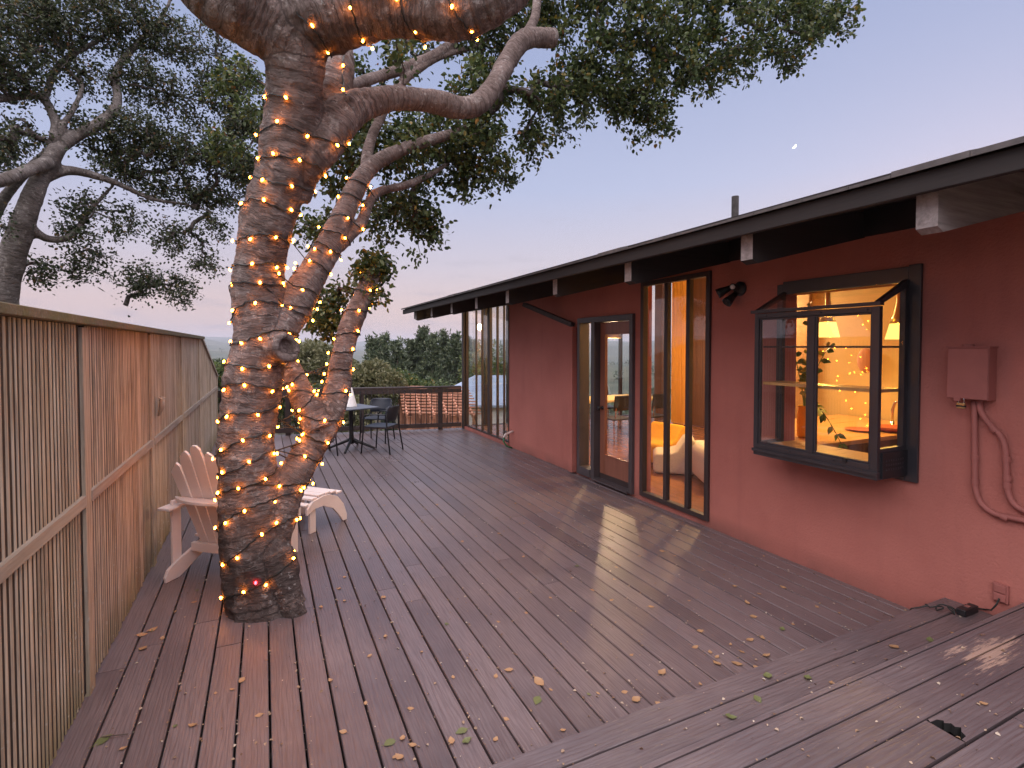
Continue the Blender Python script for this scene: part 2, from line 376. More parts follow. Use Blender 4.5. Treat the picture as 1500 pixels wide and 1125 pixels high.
# ------------------------------------------------------------------ deck
def plank(m, axis, a0, a1, b0, b1, z0, z1, ch=.004):
    """board running along axis (0=x,1=y) from a0..a1, width b0..b1, chamfered top"""
    prof = [(b0, z0), (b1, z0), (b1, z1-ch), (b1-ch, z1), (b0+ch, z1), (b0, z1-ch)]
    fn = (lambda b, z, t: (t, b, z)) if axis == 0 else (lambda b, z, t: (b, t, z))
    m.prism(prof, fn, a0, a1)
def build_deck():
    m = MB(); pitch = .1435; gap = .0098
    x = FX - .16; k = 0
    while x < 3.96:
        x0, x1 = x+gap/2, min(x+pitch-gap/2, WALLX-.004)
        if x1-x0 > .02:
            cuts = [1.83]; y = 1.83 + random.uniform(1.5, 4.5)
            end = railY((x0+x1)/2)+.10
            if WALLX-.5 < x1: end = min(end, 10.9)
            while y < end-.8: cuts.append(y); y += random.uniform(2.6, 4.6)
            cuts.append(end)
            for a, b in zip(cuts[:-1], cuts[1:]): plank(m, 1, a+.002, b-.002, x0, x1, -.035, random.uniform(-.0015, .0015))
        x += pitch; k += 1
    o = m.build('deck', M['deck']); tag(o, kind='structure')
    # joists and dark void below
    u = MB(); 
    for i in range(16): u.box(-1.05, WALLX-.01, 1.9+i*.6, 1.94+i*.6, -.20, -.037)
    tag(u.build('deck_joists', M['under']), kind='structure')
    g = MB().box(-1.2, 4.3, -2, 12, -.62, -.6); tag(g.build('deck_underside', M['under']), kind='structure')
    # step
    s = MB(); x0, x1 = -1.0, WALLX-.004
    plank(s, 0, x0, x1, 1.703, 1.828, .131, .166); 
    plank(s, 0, x0, x1, 1.573, 1.694, .131, .166); plank(s, 0, x0, x1, 1.436, 1.564, .131, .166)
    s.box(x0, x1, 1.79, 1.812, -.035, .129)
    tag(s.build('deck_step', M['deck2']), kind='structure')
    # upper deck
    s = MB(); s.box(x0, x1, 1.393, 1.416, .10, .327)
    y = 1.387; i = 0; hole = G(1403, 1068, .33)
    seam = {0: [2.275+.0], 2: [], 4: []}
    while y > -2.4:
        y0, y1 = y-.1255, y
        cuts = [x0]
        pj = G(1275, 999, .33).x
        if i == 0: cuts += [pj+.04]
        elif i == 2: cuts += [hole.x-.055]
        elif i > 2: cuts += [random.uniform(.3, 2.8)]
        cuts.append(x1)
        for a, b in zip(cuts[:-1], cuts[1:]):
            z = .33 + random.uniform(-.001, .001)
            if i == 2 and a == x0:   # rotted end
                e = b-.002; w = y1-y0
                out = [(a, y0), (e, y0), (e-.002, y0+.03*w/.13), (e, y1-.01), (e, y1), (a, y1)]
                s.prism(out, lambda p, q, t: (p, q, t), z-.035, z)
            elif i == 2:
                w = y1-y0; xx = a+.002; K = 1.45; f = lambda u: y0+u*w
                pts = [(b, y0), (b, y1), (xx+.01, y1), (xx+.002, f(.90)), (xx+.028*K, f(.88)), (xx+.040*K, f(.76)), (xx+.030*K, f(.70)), (xx+.046*K, f(.60)), (xx+.040*K, f(.47)), (xx+.052*K, f(.38)), (xx+.034*K, f(.27)), (xx+.026*K, f(.12)), (xx+.004, f(.10)), (xx, y0)]
                s.prism(pts, lambda p, q, t: (p, q, t), z-.035, z)
            else:
                plank(s, 0, a+.0015, b-.0015, y0, y1, z-.035, z)
        y -= .1345; i += 1
    ud = s.build('upper_deck', M['deck2']); ud.data.materials.append(M['under']); tag(ud, kind='structure')
    for q in ud.data.polygons:
        c = q.center
        if abs(q.normal.z) < .3 and abs(c.x-hole.x) < .11 and abs(c.y-hole.y) < .075: q.material_index = 1  # near-black walls of the hole: rotten wood with its shade put into the colour
build_deck()
# ------------------------------------------------------------------ fence
def fence():
    # the far end of the fence drops to railing height
    y0f, yk, y1f = -2.2, 8.9, 11.62
    def top(y): return 1.89 if y < yk else 1.89 - (y-yk)/(y1f-yk)*.66
    f = thing('slat_fence', 'weathered brown vertical slat fence with mossy top cap on left side of deck', 'fence', (FX, 3.3, 0))
    posts = [-.14, 1.6, 3.34, 5.08, 6.82, 8.55, 10.25, 11.6]
    for i, (a, b) in enumerate(zip([-2.2]+posts, posts)):
        s = MB(); y = a+.05
        while y < b-.05:
            w = random.choice([.017, .019, .022, .025, .031]); g = random.uniform(.017, .025)
            if y + w > b-.045: break
            dx = random.uniform(-.0008, .0008); t0 = top(y+w/2)-.002; z0 = random.uniform(.005, .03)
            s.prism([(FX-.002, y), (FX+.003+dx, y+.001), (FX+.006+dx, y+w*.3), (FX+.006+dx, y+w*.7), (FX+.003+dx, y+w-.001), (FX-.002, y+w)], lambda p, q, t: (p, q, t), z0, t0)
            y += w+g
        s.build('slat_panel', M['fence'], f)
        bk = MB()
        yy = a+.045
        bk.prism([(yy, .02), (b-.045, .02), (b-.045, top(b)-.003)] + ([(yk, top(yk)-.003)] if yy < yk < b-.045 else []) + [(yy, top(yy)-.003)], lambda p, q, t: (t, p, q), FX-.03, FX+.002)
        bk.build('gap_shade_panel', M['soffit'], f)  # near-black sheet stands in for the shade between the slats
        MB().box(FX-.010, FX+.022, a+.048, b-.048, .975, 1.03).build('mid_rail', M['rail_wood'], f)
    for y in posts:
        MB().box(FX-.07, FX+.018, y-.045, y+.045, -.3, top(y)-.012).build('post', M['fence'], f)
    MB().box(FX-.10, FX+.055, y0f, yk, 1.89, 1.93).build('cap', M['cap'], f, bevel=.004)
    MB().prism([(yk+.003, 1.89), (y1f+.05, 1.19), (y1f+.05, 1.225), (yk+.003, 1.93)], lambda p, q, t: (t, p, q), FX-.06, FX+.03).build('cap', M['rail_wood'], f)
    return f
FENCE = fence()
# ------------------------------------------------------------------ railing at the far end
def railing():
    f = thing('deck_railing', 'dark brown deck railing with thin black balusters along far edge of deck', 'railing', (1.6, railY(1.6), 0))
    xs = [-.78, -.1, 1.72, 3.30]; x0, x1 = -.82, 3.86
    def pt(x, z, o=0): return (x+.186*o, railY(x)+.982*o, z)
    for x in [-.74, .42, 1.82, G(639, 626).x]:
        MB().bar(pt(x, -.3), pt(x, .885), .09, .09, (0.186, .982, 0)).build('post', M['trim'], f)
    MB().bar(pt(x0, .912), pt(x1, .912), .14, .04).build('top_rail', M['trim'], f, bevel=.005)
    MB().bar(pt(x0, .840, -.05), pt(x1, .840, -.05), .035, .09).build('upper_stringer', M['trim'], f)
    MB().bar(pt(x0, .10, -.05), pt(x1, .10, -.05), .038, .085).build('bottom_rail', M['trim'], f)
    n = 42
    for i in range(n):
        x = x0+.08 + (x1-x0-.16)*i/(n-1)
        a = Vector(pt(x, .13, -.078)); b = Vector(pt(x, .87, -.078)); o = Vector((-.186, -.982, 0))*.028
        MB().tube([a, a+(b-a)*.2, a+(b-a)*.62+o*.1, a+(b-a)*.85+o, b], .009, 5).build('baluster', M['blackmetal'], f)
    return f
railing()
# ------------------------------------------------------------------ house
def YX(px): return WX(px, 600, WALLX).y
SL = .20
def soff(x): return 2.54 + SL*(x-2.8)
H = thing('house', 'terracotta pink stucco house with dark overhanging roof and tall windows', 'house', (WALLX, 4.0, 0))
def house():
    X0, X1 = WALLX, WALLX+.14
    gy0, gy1, gz0, gz1 = 2.08, 3.00, .96, 2.215
    ty0, ty1 = YX(1041), YX(940); dy0, dy1 = YX(930)+.0, YX(849); sy0, sy1 = YX(746), YX(683)
    w = MB(); zt = soff(WALLX)
    w.box(X0, X1, -2.5, gy0, -.6, zt); w.box(X0, X1, gy0, gy1, -.6, gz0); w.box(X0, X1, gy0, gy1, gz1, zt)
    w.box(X0, X1, gy1, ty0, -.6, zt); w.box(X0, X1, ty0, ty1, -.6, .06); w.box(X0, X1, ty0, ty1, 2.52, zt)
    w.box(X0, X1, ty1, dy0, -.6, zt); w.box(X0, X1, dy0, dy1, -.6, .03); w.box(X0, X1, dy0, dy1, 2.17, zt)
    w.box(X0, X1, dy1, sy0, -.6, zt); w.box(X0, X1, sy0, sy1, -.6, .06); w.box(X0, X1, sy0, sy1, 2.56, zt)
    w.build('wall', M['stucco'], H)
    # roof
    r = MB(); y0, y1 = -2.5, 11.2; xe, xr = 2.70, 9.4
    th = .06
    r.prism([(xe+.045, soff(xe+.045)), (xr, soff(xr)), (xr, soff(xr)+.09), (xe+.045, soff(xe+.045)+.09)], lambda a, b, t: (a, t, b), y0, y1)
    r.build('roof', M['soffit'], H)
    MB().box(xe-.0, xe+.04, y0, y1, 2.478, 2.570).build('fascia', M['trimy'], H, bevel=.003)
    s = MB(); y = y0
    while y < y1:
        L = random.uniform(.18, .33); h = random.uniform(.0, .008) + (.012 if random.random() < .12 else 0)
        s.prism([(xe-.03, 2.572), (xe+.6, 2.572+.63*SL+.034), (xe+.6, 2.572+.63*SL+.046+h), (xe-.03, 2.583+h)], lambda a, b, t: (a, t, b), y, min(y+L-.003, y1+.02)); y += L
    s.build('roof_shingles', M['roofing'], H)
    sh = MB().prism([(xe+.6, 2.60+.63*SL+.012), (xr, soff(xr)+.095), (xr, soff(xr)+.115), (xe+.6, 2.60+.63*SL+.02)], lambda a, b, t: (a, t, b), y0, y1)
    sh.build('roof_shingles', M['roofing'], H)
    ry = [-1.0, .2] + [(lambda q: q.y)(WX(px, 400, 2.8)) for px in (1340, 1085, 915, 810, 741, 696, 660, 631, 608)]
    for y in ry:
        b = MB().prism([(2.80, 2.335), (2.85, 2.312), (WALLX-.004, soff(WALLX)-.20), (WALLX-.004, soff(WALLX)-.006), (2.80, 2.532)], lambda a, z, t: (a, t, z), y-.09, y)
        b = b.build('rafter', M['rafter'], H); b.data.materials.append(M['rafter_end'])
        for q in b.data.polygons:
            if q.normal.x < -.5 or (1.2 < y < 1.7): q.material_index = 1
    bl = MB()
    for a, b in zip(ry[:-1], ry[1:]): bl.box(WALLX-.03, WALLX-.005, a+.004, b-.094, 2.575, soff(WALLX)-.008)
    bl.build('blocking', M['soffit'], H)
    # end blocking beyond the corner under the roof edge
    MB().prism([(2.86, soff(2.86)-.005), (7.6, soff(7.6)-.005), (7.6, soff(7.6)-.19), (2.86, soff(2.86)-.19)], lambda a, b, t: (a, t, b), sy1+.12, sy1+.20).build('end_beam', M['trim'], H)
    v = WX(1077, 290, 5.6)
    y = v.y; MB().lathe([(.045, soff(5.6)), (.045, v.z+.02), (.036, v.z+.02), (.036, v.z-.02)], (5.6, y, 0), 14).build('vent_pipe', M['roofing'], H, smooth=False)
    # tall window
    def window(y0, y1, z0, z1, muls, name, fw=.055, proud=.035, glassx=.05, frm='trim', fin=.10):
        fr = MB()
        xa, xb = WALLX-proud, WALLX+.04
        fr.box(xa, xb, y0, y0+fw, z0, z1); fr.box(xa, xb, y1-fw, y1, z0, z1)
        fr.box(xa, xb, y0+fw, y1-fw, z0, z0+fw); fr.box(xa, xb, y0+fw, y1-fw, z1-fw, z1)
        for my, mw, dp in muls: fr.box(WALLX-dp, xb-.004, my-mw/2, my+mw/2, z0+fw, z1-fw)
        o = fr.build(name, M[frm], H, bevel=.003)
        edges = [y0+fw] + sum([[m[0]-m[1]/2, m[0]+m[1]/2] for m in sorted(muls)], []) + [y1-fw]
        for a, b in zip(edges[0::2], edges[1::2]):
            MB().box(WALLX+glassx, WALLX+glassx+.006, a+.001, b-.001, z0+fw+.001, z1-fw-.001).build('pane', M['glass'], o)
        return o
    window(ty0, ty1, .06, 2.52, [(YX(1008), .05, .018), (YX(976), .05, .018)], 'tall_window', .05, .03, .012)
    # slatted corner window
    muls = [(YX(p), w_, d_) for p, w_, d_ in ((697, .025, .005), (706, .03, .01), (717, .12, .02), (728, .03, .01), (737.5, .02, .005))]
    window(sy0, sy1, .06, 2.56, muls, 'slatted_window', .03, .012, .008)
    MB().box(WALLX-.06, WALLX+.06, sy1+.001, sy1+.115, -.05, soff(WALLX)-.01).build('corner_post', M['trim'], H, bevel=.004)
    MB().box(WALLX-.045, WALLX-.003, sy0, sy1, -.03, .058).build('window_kickboard', M['stucco'], H)
    # far end wall (glazed)
    e = MB(); ey = sy1+.05
    for i, x in enumerate(np.linspace(WALLX+.5, 8.6, 9)):
        wd = .05 if i % 3 else .11
        e.box(x-wd/2, x+wd/2, ey-.05, ey+.05, .06, soff(x)-.01)
    e.box(WALLX+.15, 8.6, ey-.06, ey+.06, -.6, .055)
    eo = e.build('end_window', M['trim'], H)
    MB().prism([(WALLX+.16, .06), (8.55, .06), (8.55, soff(8.55)-.01), (WALLX+.16, soff(WALLX+.16)-.01)], lambda a, b, t: (a, t, b), ey-.003, ey+.003).build('pane', M['glass'], eo)
    # doorway: frame, sidelight, door leaf
    jy = YX(870.5)
    fr = MB(); xa, xb = WALLX-.045, WALLX+.12
    fr.box(xa, xb, dy0, dy0+.06, .03, 2.17); fr.box(xa, xb, dy1-.06, dy1, .03, 2.17); fr.box(xa, xb, dy0+.06, dy1-.06, 2.10, 2.17)
    fr.box(xa+.012, xb-.004, jy-.04, jy+.04, .03, 2.10)
    fr.box(xa, xb, jy+.04, dy1-.06, .03, .14); fr.box(xa-.03, xb, dy0+.06, jy-.04, .0305, .052)
    dfo = fr.build('door_frame', M['doortrim'], H, bevel=.003)
    MB().box(WALLX+.03, WALLX+.036, jy+.041, dy1-.061, .141, 2.099).build('sidelight_pane', M['glass'], dfo)
    a, b = dy0+.063, jy-.043
    dx0, dx1 = WALLX+.062, WALLX+.105
    d = MB(); st = .105
    d.box(dx0, dx1, a, a+st, .056, 2.095); d.box(dx0, dx1, b-st, b, .056, 2.095)
    d.box(dx0, dx1, a+st, b-st, .056, .36); d.box(dx0, dx1, a+st, b-st, 1.95, 2.095)
    door = d.build('door', M['doorwood'], H, bevel=.004)
    bd = MB()
    for q in ((a+st, a+st+.012, .36, 1.95), (b-st-.012, b-st, .36, 1.95), (a+st+.012, b-st-.012, .36, .372), (a+st+.012, b-st-.012, 1.938, 1.95)): bd.box(dx0-.008, dx0+.02, *q)
    bd.build('glazing_bead', M['doorwood'], door)
    MB().box(dx0+.018, dx0+.024, a+st+.001, b-st-.001, .361, 1.949).build('pane', M['glass'], door)
    k = MB().lathe([(.026, 0), (.026, .008), (.012, .012), (.011, .035), (.022, .042), (.028, .055), (.026, .068), (.012, .076)], (0, 0, 0), 14)
    k.xf(Matrix.Translation((dx0, b-.055, .98)) @ Matrix.Rotation(-PI/2, 4, 'Y')); k.build('door_knob', M['blackmetal'], door, smooth=True)
    MB().box(dx0-.012, dx0, a+.01, b-.01, .052, .115).build('door_sweep', M['trim'], door)
    # downspout
    yd = WX(838, 600, WALLX-.05).y
    ds = MB(); ds.box(WALLX-.085, WALLX-.005, yd-.05, yd+.05, .02, 2.06); ds.build('downspout', M['stucco'], H, bevel=.008)
    MB().box(WALLX-.093, WALLX-.004, yd-.058, yd+.058, .70, .74).build('downspout_strap', M['stucco'], H)
    MB().bar(WX(768, 446, WALLX-.35), (WALLX-.045, yd, 2.085), .075, .06).build('downspout_leader', M['trim'], H)
    return dict(gy0=gy0, gy1=gy1, gz0=gz0, gz1=gz1, ty0=ty0, ty1=ty1, dy0=dy0, dy1=dy1, sy0=sy0, sy1=sy1)
HD = house()
# ------------------------------------------------------------------ garden window
def garden():
    w = thing('garden_window', 'dark bronze projecting garden window lit amber from the kitchen behind', 'window', (WALLX, 2.54, 0))
    y0, y1, z0, z1 = 2.055, 3.01, .965, 2.045; XF = 3.60; zw = 2.215
    fl = MB(); fx0, fx1 = WALLX-.028, WALLX-.003
    fl.box(fx0, fx1, 1.985, y0+.005, .87, 2.33); fl.box(fx0, fx1, y1-.005, y1+.05, .90, 2.30)
    fl.box(fx0, fx1, y0+.005, y1-.005, zw-.0, 2.32); fl.box(fx0, fx1, y0+.005, y1-.005, .87, .955)
    fl.build('wall_flange', M['winframe'], w, bevel=.003)
    fr = MB(); t = .038
    fr.box(XF, XF+t, y0, y0+t*1.25, z0, z1); fr.box(XF, XF+t, y1-t, y1, z0, z1)
    fr.box(XF, XF+t, y0+t*1.25, y1-t, z1-t, z1); fr.box(XF, XF+t, y0+t*1.25, y1-t, z0, z0+t)
    fr.box(XF+.004, XF+t-.004, 2.525-.025, 2.525+.025, z0+t, z1-t)
    # inner sash lines
    for a, b in ((y0+t*1.25, 2.50), (2.55, y1-t)):
        for q in ((a, a+.014, z0+t, z1-t), (b-.014, b, z0+t, z1-t), (a+.014, b-.014, z0+t, z0+t+.014), (a+.014, b-.014, z1-t-.014, z1-t)): fr.box(XF+.010, XF+.034, *q)
    front = fr.build('front_frame', M['winframe'], w, bevel=.003)
    for a, b in ((y0+t*1.25+.014, 2.486), (2.564, y1-t-.014)):
        MB().box(XF+.018, XF+.023, a+.0005, b-.0005, z0+t+.0145, z1-t-.0145).build('pane', M['glass'], front)
    sc_ = MB()
    for y in (2.12, 2.36, 2.62, 2.86): sc_.lathe([(.006, 0), (.006, .004), (.001, .006)], (0, 0, 0), 8).v
    sc_ = MB()
    for y, z in ((2.13, z1-.02), (2.45, z1-.02), (2.9, z1-.02), (2.68, z0+.02), (2.34, z0+.02)):
        k = MB().lathe([(.007, 0), (.007, .004), (.002, .006)], (0, 0, 0), 8); k.xf(Matrix.Translation((XF, y, z)) @ Matrix.Rotation(-PI/2, 4, 'Y')); sc_.add(k.v, k.f)
    sc_.build('screws', M['blackmetal'], front)
    MB().box(XF-.012, XF-.001, 2.245, 2.275, z0+.025, z0+.05).build('latch', M['blackmetal'], front)
    # side frames
    for y, s in ((y0, 1), (y1, -1)):
        f = MB(); a, b = sorted((y, y+s*.035))
        f.box(XF+t, WALLX-.03, a, b, z0+.0, z0+.045 + (.10 if s == 1 else .0)); f.box(WALLX-.065, WALLX-.029, a, b, z0+.045+(.10 if s == 1 else 0), zw-.03)
        f.prism([(XF+.0, z1+.002), (XF+.0, z1+.03), (WALLX-.029, zw+.02), (WALLX-.029, zw-.03)], lambda p, q, tt: (p, tt, q), a, b)
        o = f.build('side_frame', M['winframe'], w)
        ym = y+s*.016
        MB().prism([(XF+t+.001, z0+.05), (WALLX-.066, z0+.05), (WALLX-.066, zw-.055), (XF+t+.001, z1+.01)], lambda p, q, tt: (p, tt, q), ym-.002, ym+.002).build('side_pane', M['glass'], o)
    v = MB(); v.box(XF+t+.005, WALLX-.03, y0-.012, y0-.001, z0-.05, z0+.12)
    v = v.build('vent_panel', M['blackmetal'], w)
    pn = MB()
    for i in range(8):
        for j in range(3): pn.box(XF+.075+i*.026, XF+.088+i*.026, y0-.016, y0-.0125, z0+.0+j*.03, z0+.013+j*.03)
    pn.build('vent_louvres', M['winframe'], v)
    MB().box(XF+.002, WALLX-.03, y0, y1, z0-.06, z0-.001).build('base_tray', M['winframe'], w, bevel=.003)
    MB().box(XF-.012, XF+.02, y0-.005, y1+.005, z0-.03, z0-.008).build('drip_edge', M['winframe'], w)
    # sloping glass roof
    tp = MB(); tp.prism([(XF-.012, z1+.004), (XF+.03, z1+.004), (XF+.03, z1+.028), (XF-.012, z1+.028)], lambda p, q, tt: (p, tt, q), y0-.01, y1+.03)
    tp = tp.build('roof_bar', M['winframe'], w)
    MB().prism([(XF+.02, z1+.030), (WALLX-.03, zw+.002), (WALLX-.03, zw+.008), (XF+.02, z1+.036)], lambda p, q, tt: (p, tt, q), y0+.036, y1-.036).build('roof_pane', M['glass'], tp)
    MB().box(XF+.055, WALLX+.10, y0+.04, y1-.04, z0+.002, z0+.025).build('sill_board', M['counter'], w)
    MB().box(XF+.06, WALLX-.035, y0+.036, y1-.036, 1.475, 1.497).build('wooden_shelf', M['counter'], w)
    MB().box(XF+.06, WALLX-.035, y0+.036, y1-.036, 1.772, 1.786).build('upper_shelf', M['trim'], w)
    return w
garden()
# ------------------------------------------------------------------ interior (part of the house shell)
def interior():
    fl = MB(); fl.box(WALLX+.141, 8.6, -2.4, HD['sy1'], -.02, .045); fl.build('interior_floor', M['floor'], H)
    zc = lambda x: soff(x)-.012
    MB().prism([(WALLX+.141, zc(WALLX+.141)-.02), (8.6, zc(8.6)-.02), (8.6, zc(8.6)), (WALLX+.141, zc(WALLX+.141))], lambda a, b, t: (a, t, b), -2.4, HD['sy1']-.05).build('interior_ceiling', M['ceil'], H)
    # kitchen walls
    k = MB(); k.box(6.60, 6.70, 1.2, 4.62, .05, zc(6.6)-.03)
    k.build('kitchen_wall', M['cream'], H)
    MB().box(6.55, 6.75, 4.625, 4.80, .05, zc(6.55)-.03).build('wooden_post', M['ceil'], H)
    MB().box(6.52, 6.58, 2.55, 3.10, .05, 2.15).build('interior_doorway', M['cab'], H)
    MB().box(4.3, 8.5, 2.0, 2.16, 2.86, 3.0).build('ceiling_beam', M['ceil'], H)
    MB().box(4.3, 8.5, 5.0, 5.14, 2.74, 2.9).build('ceiling_beam', M['ceil'], H)
    # back wall with tall narrow windows
    b = MB(); y = -2.3; zt = zc(8.5)-.03
    gaps = [(6.0, 6.12), (6.75, 6.9), (7.45, 7.6), (8.1, 8.24), (8.7, 9.0), (9.3, 9.7), (9.95, 10.3)]
    for g0, g1 in gaps:
        b.box(8.5, 8.6, y, g0, .05, zt); b.box(8.5, 8.6, g0, g1, zt-.25, zt); y = g1
    b.box(8.5, 8.6, y, HD['sy1'], .05, zt)
    bo = b.build('back_wall', M['panel'], H)
    for g0, g1 in gaps: MB().box(8.54, 8.546, g0+.001, g1-.001, .051, zt-.251).build('pane', M['glass'], bo)
interior()
def interior_things():
    # curtain
    c = MB(); n = 44; pts = []
    ya, yb = 8.78, 9.2
    for i in range(n+1):
        y = ya+(yb-ya)*i/n; pts.append((8.36+.03*math.sin(i*1.3), y))
    poly = pts + [(x+.006, y) for x, y in reversed(pts)]
    c.prism(poly, lambda a, b_, t: (a, b_, t), .06, 3.25)
    tag(c.build('curtain', M['amber']), 'tall amber curtain hanging inside behind the three-part window', 'curtain')
    # peninsula counter
    ct = thing('kitchen_counter', 'long butcher block kitchen counter seen through the garden window', 'counter', (5.3, 3.5, .05))
    MB().box(4.32, 6.56, 2.98, 4.2, .885, .925).build('countertop', M['counter'], ct, bevel=.004)
    cb = MB(); cb.box(4.6, 6.5, 3.1, 4.1, .05, .884); co_ = cb.build('cabinet', M['cab'], ct)
    for i in range(3): MB().box(4.66+i*.62, 5.22+i*.62, 3.085, 3.099, .15, .85).build('cabinet_door', M['panel'], co_)
    # faucet
    fp = WX(1322, 600, 5.75); fy = 3.25; fx = 5.95
    f = thing('kitchen_faucet', 'curved chrome kitchen faucet on the butcher block counter', 'faucet', (fx, fy, .926))
    MB().tube([(fx, fy, .926), (fx, fy, 1.12), (fx-.01, fy-.03, 1.2), (fx-.02, fy-.09, 1.215), (fx-.03, fy-.14, 1.17), (fx-.03, fy-.145, 1.12)], .014, 8).build('spout', M['steel'], f, smooth=True)
    MB().lathe([(.03, 0), (.03, .02), (.018, .03), (.018, .07)], (fx, fy, .926), 12).build('base', M['steel'], f, smooth=True)
    # dishes
    for nm, px, py, r, hh, mat, lab in (('serving_platter', 1262, 628, .15, .02, 'terracotta', 'flat terracotta platter on counter by the near edge'), ('baking_dish', 1308, 629, .17, .05, 'terracotta', 'deep terracotta baking dish on counter below the faucet')):
        p = G(px, py+3, .926)
        o = MB().lathe([(r*.6, 0), (r*.9, hh*.5), (r, hh), (r*.96, hh), (r*.55, hh*.3)], (p.x, p.y, .926), 24).build(nm, M[mat], smooth=True); tag(o, lab, 'dish')
    # wall mask / basket on the cream wall
    p = WX(1268, 528, 6.56); p = Vector((6.575, WX(1268, 528, 6.575).y, WX(1268, 528, 6.575).z))
    o = MB().ball(p, .12, 14, 8, (.15, .85, 1.25)).build('wall_basket', M['redwood'], smooth=True); tag(o, 'oval woven brown basket hung on the cream kitchen wall', 'basket')
    # pendants
    for (px, py, X, lab) in ((1212, 494, 5.24, 'left pendant lamp with glowing cone shade over the counter'), (1316, 497, 5.69, 'right pendant lamp with glowing cone shade over the counter')):
        q = WX(px, py, X); t = thing('pendant_lamp', lab, 'lamp', (q.x, q.y, q.z), 0, 'pendant lamps over the counter')
        z = q.z
        sh = MB(); pr = [(.112, 0), (.075, .155)]; sh.lathe(pr + [(.072, .155), (.108, .003)], (q.x, q.y, z), 28); sh.f = [f for f in sh.f if len(f) == 4]
        sh.build('lamp_shade', M['shade'], t, smooth=True)
        MB().lathe([(.076, .156), (.050, .23), (.030, .31), (.022, .40), (.02, .52), (.004, .53)], (q.x, q.y, z), 20).build('neck', M['brass'], t, smooth=True)
        MB().tube([(q.x, q.y, z+.52), (q.x, q.y, soff(q.x)-.04)], .004, 5).build('cord', M['cream'], t)
        L = bpy.data.lights.new('pendant_light', 'POINT'); L.energy = 42; L.color = (1, .58, .14); L.shadow_soft_size = .05
        lo = bpy.data.objects.new('pendant_light', L); COL.objects.link(lo); lo.location = (0, 0, .05); lo.parent = t
    # trailing plant in a vase on the counter
    b0 = WX(1183, 640, 4.75); px0 = Vector((4.70, b0.y, .926))
    pl = thing('trailing_plant', 'tall leafy zz plant in a glass vase behind the garden window', 'plant', px0)
    px = WX(1178, 610, 4.6); base = Vector((px.x, px.y, .926))
    pl.location = base; LOC[pl.name] = base.copy()
    MB().lathe([(.05, 0), (.06, .02), (.062, .2), (.05, .28), (.055, .30), (.05, .30), (.045, .27)], base, 18).build('vase', M['yellow'], pl, smooth=True)
    st = MB(); lf = MB(); lf2 = MB()
    rr = random.Random(5)
    for ang, hgt, out, sag in ((-.2, .98, .05, 0), (2.2, .85, .16, .05), (-1.35, .40, .32, .34), (3.9, .62, .2, .1), (-.75, .72, .2, .06)):
        pts = []; 
        for i in range(12):
            u = i/11; pts.append(base + Vector((math.cos(ang)*out*u**1.4, math.sin(ang)*out*u**1.4, .26 + hgt*u - sag*2.0*u*u)))
        st.tube(pts, [.007*(1-.6*i/11) for i in range(12)], 5)
        for i in range(3, 12):
            for sd in (-1, 1):
                tn = (pts[i]-pts[i-1]).normalized(); side = tn.cross(Vector((rr.uniform(-.4, .4), rr.uniform(-.4, .4), 1))).normalized()
                if side.length < .1: side = Vector((1, 0, 0))
                d = (side*sd + tn*.55 + Vector((0, 0, -.1))).normalized(); L = rr.uniform(.07, .105); wv = tn.cross(d).cross(d).normalized()*L*.27
                a = pts[i]; q = [a, a+d*L*.35+wv, a+d*L*.7+wv*.8, a+d*L+Vector((0, 0, -.015)), a+d*L*.7-wv*.8, a+d*L*.35-wv]
                (lf if rr.random() < .62 else lf2).add(q, [(0, 1, 2, 3), (0, 3, 4, 5)])
    st.build('stem', M['green'], pl); lf.build('foliage', M['green'], pl, fix=False); lf2.build('young_foliage', M['plantyellow'], pl, fix=False)
    # seats
    def tub(name, label, cat, loc, rz, mat, s=1.0, group=None):
        t = thing(name, label, cat, loc, rz, group)
        b = MB()
        prof = [(-.38, .02), (.40, .02), (.44, .10), (.44, .36), (.38, .44), (.10, .45), (-.05, .50), (-.20, .74), (-.30, .80), (-.40, .76), (-.44, .55), (-.43, .10)]
        b.prism([(x*s, z*s) for x, z in prof], lambda p, q, tt: (p, tt, q), -.42*s, .42*s)
        o = b.build('upholstery', M[mat], t, world=False, bevel=.07*s)
        o.modifiers['bevel'].segments = 5; o.data.polygons.foreach_set('use_smooth', [True]*len(o.data.polygons))
        return t
    gx = lambda px, py: G(px, py, .046)
    p = gx(1003, 705); tub('armchair', 'ivory upholstered armchair behind the right pane of the tall window', 'armchair', (5.42, 4.86, .046), R(150), 'ivory', 1.04)
    tub('armchair', 'ivory low armchair in front of the yellow chair by the window', 'armchair', (5.16, 5.62, .046), R(140), 'ivory', .64)
    tub('armchair', 'yellow upholstered armchair glimpsed through the tall window', 'armchair', (5.42, 6.24, .046), R(190), 'yellow', .70)
    # dining table with chairs
    t = thing('dining_table', 'white topped dining table inside seen through the glass door', 'table', (6.2, 8.5, .046))
    d = thing('dining_pendant', 'lit dome pendant lamp over the indoor dining table', 'lamp', (6.2, 8.5, 1.95))
    dm = MB().lathe([(.20, 1.95), (.17, 2.03), (.06, 2.10), (.02, 2.12), (.018, 2.115), (.165, 2.025), (.195, 1.951)], (6.2, 8.5, 0), 24); dm.f = [f for f in dm.f if len(f) == 4]
    dm.build('lamp_shade', M['brass'], d, smooth=True); MB().tube([(6.2, 8.5, 2.12), (6.2, 8.5, soff(6.2)-.035)], .005, 5).build('cord', M['cable'], d)
    L2 = bpy.data.lights.new('dining_light', 'POINT'); L2.energy = 90; L2.color = (1, .66, .34); L2.shadow_soft_size = .05
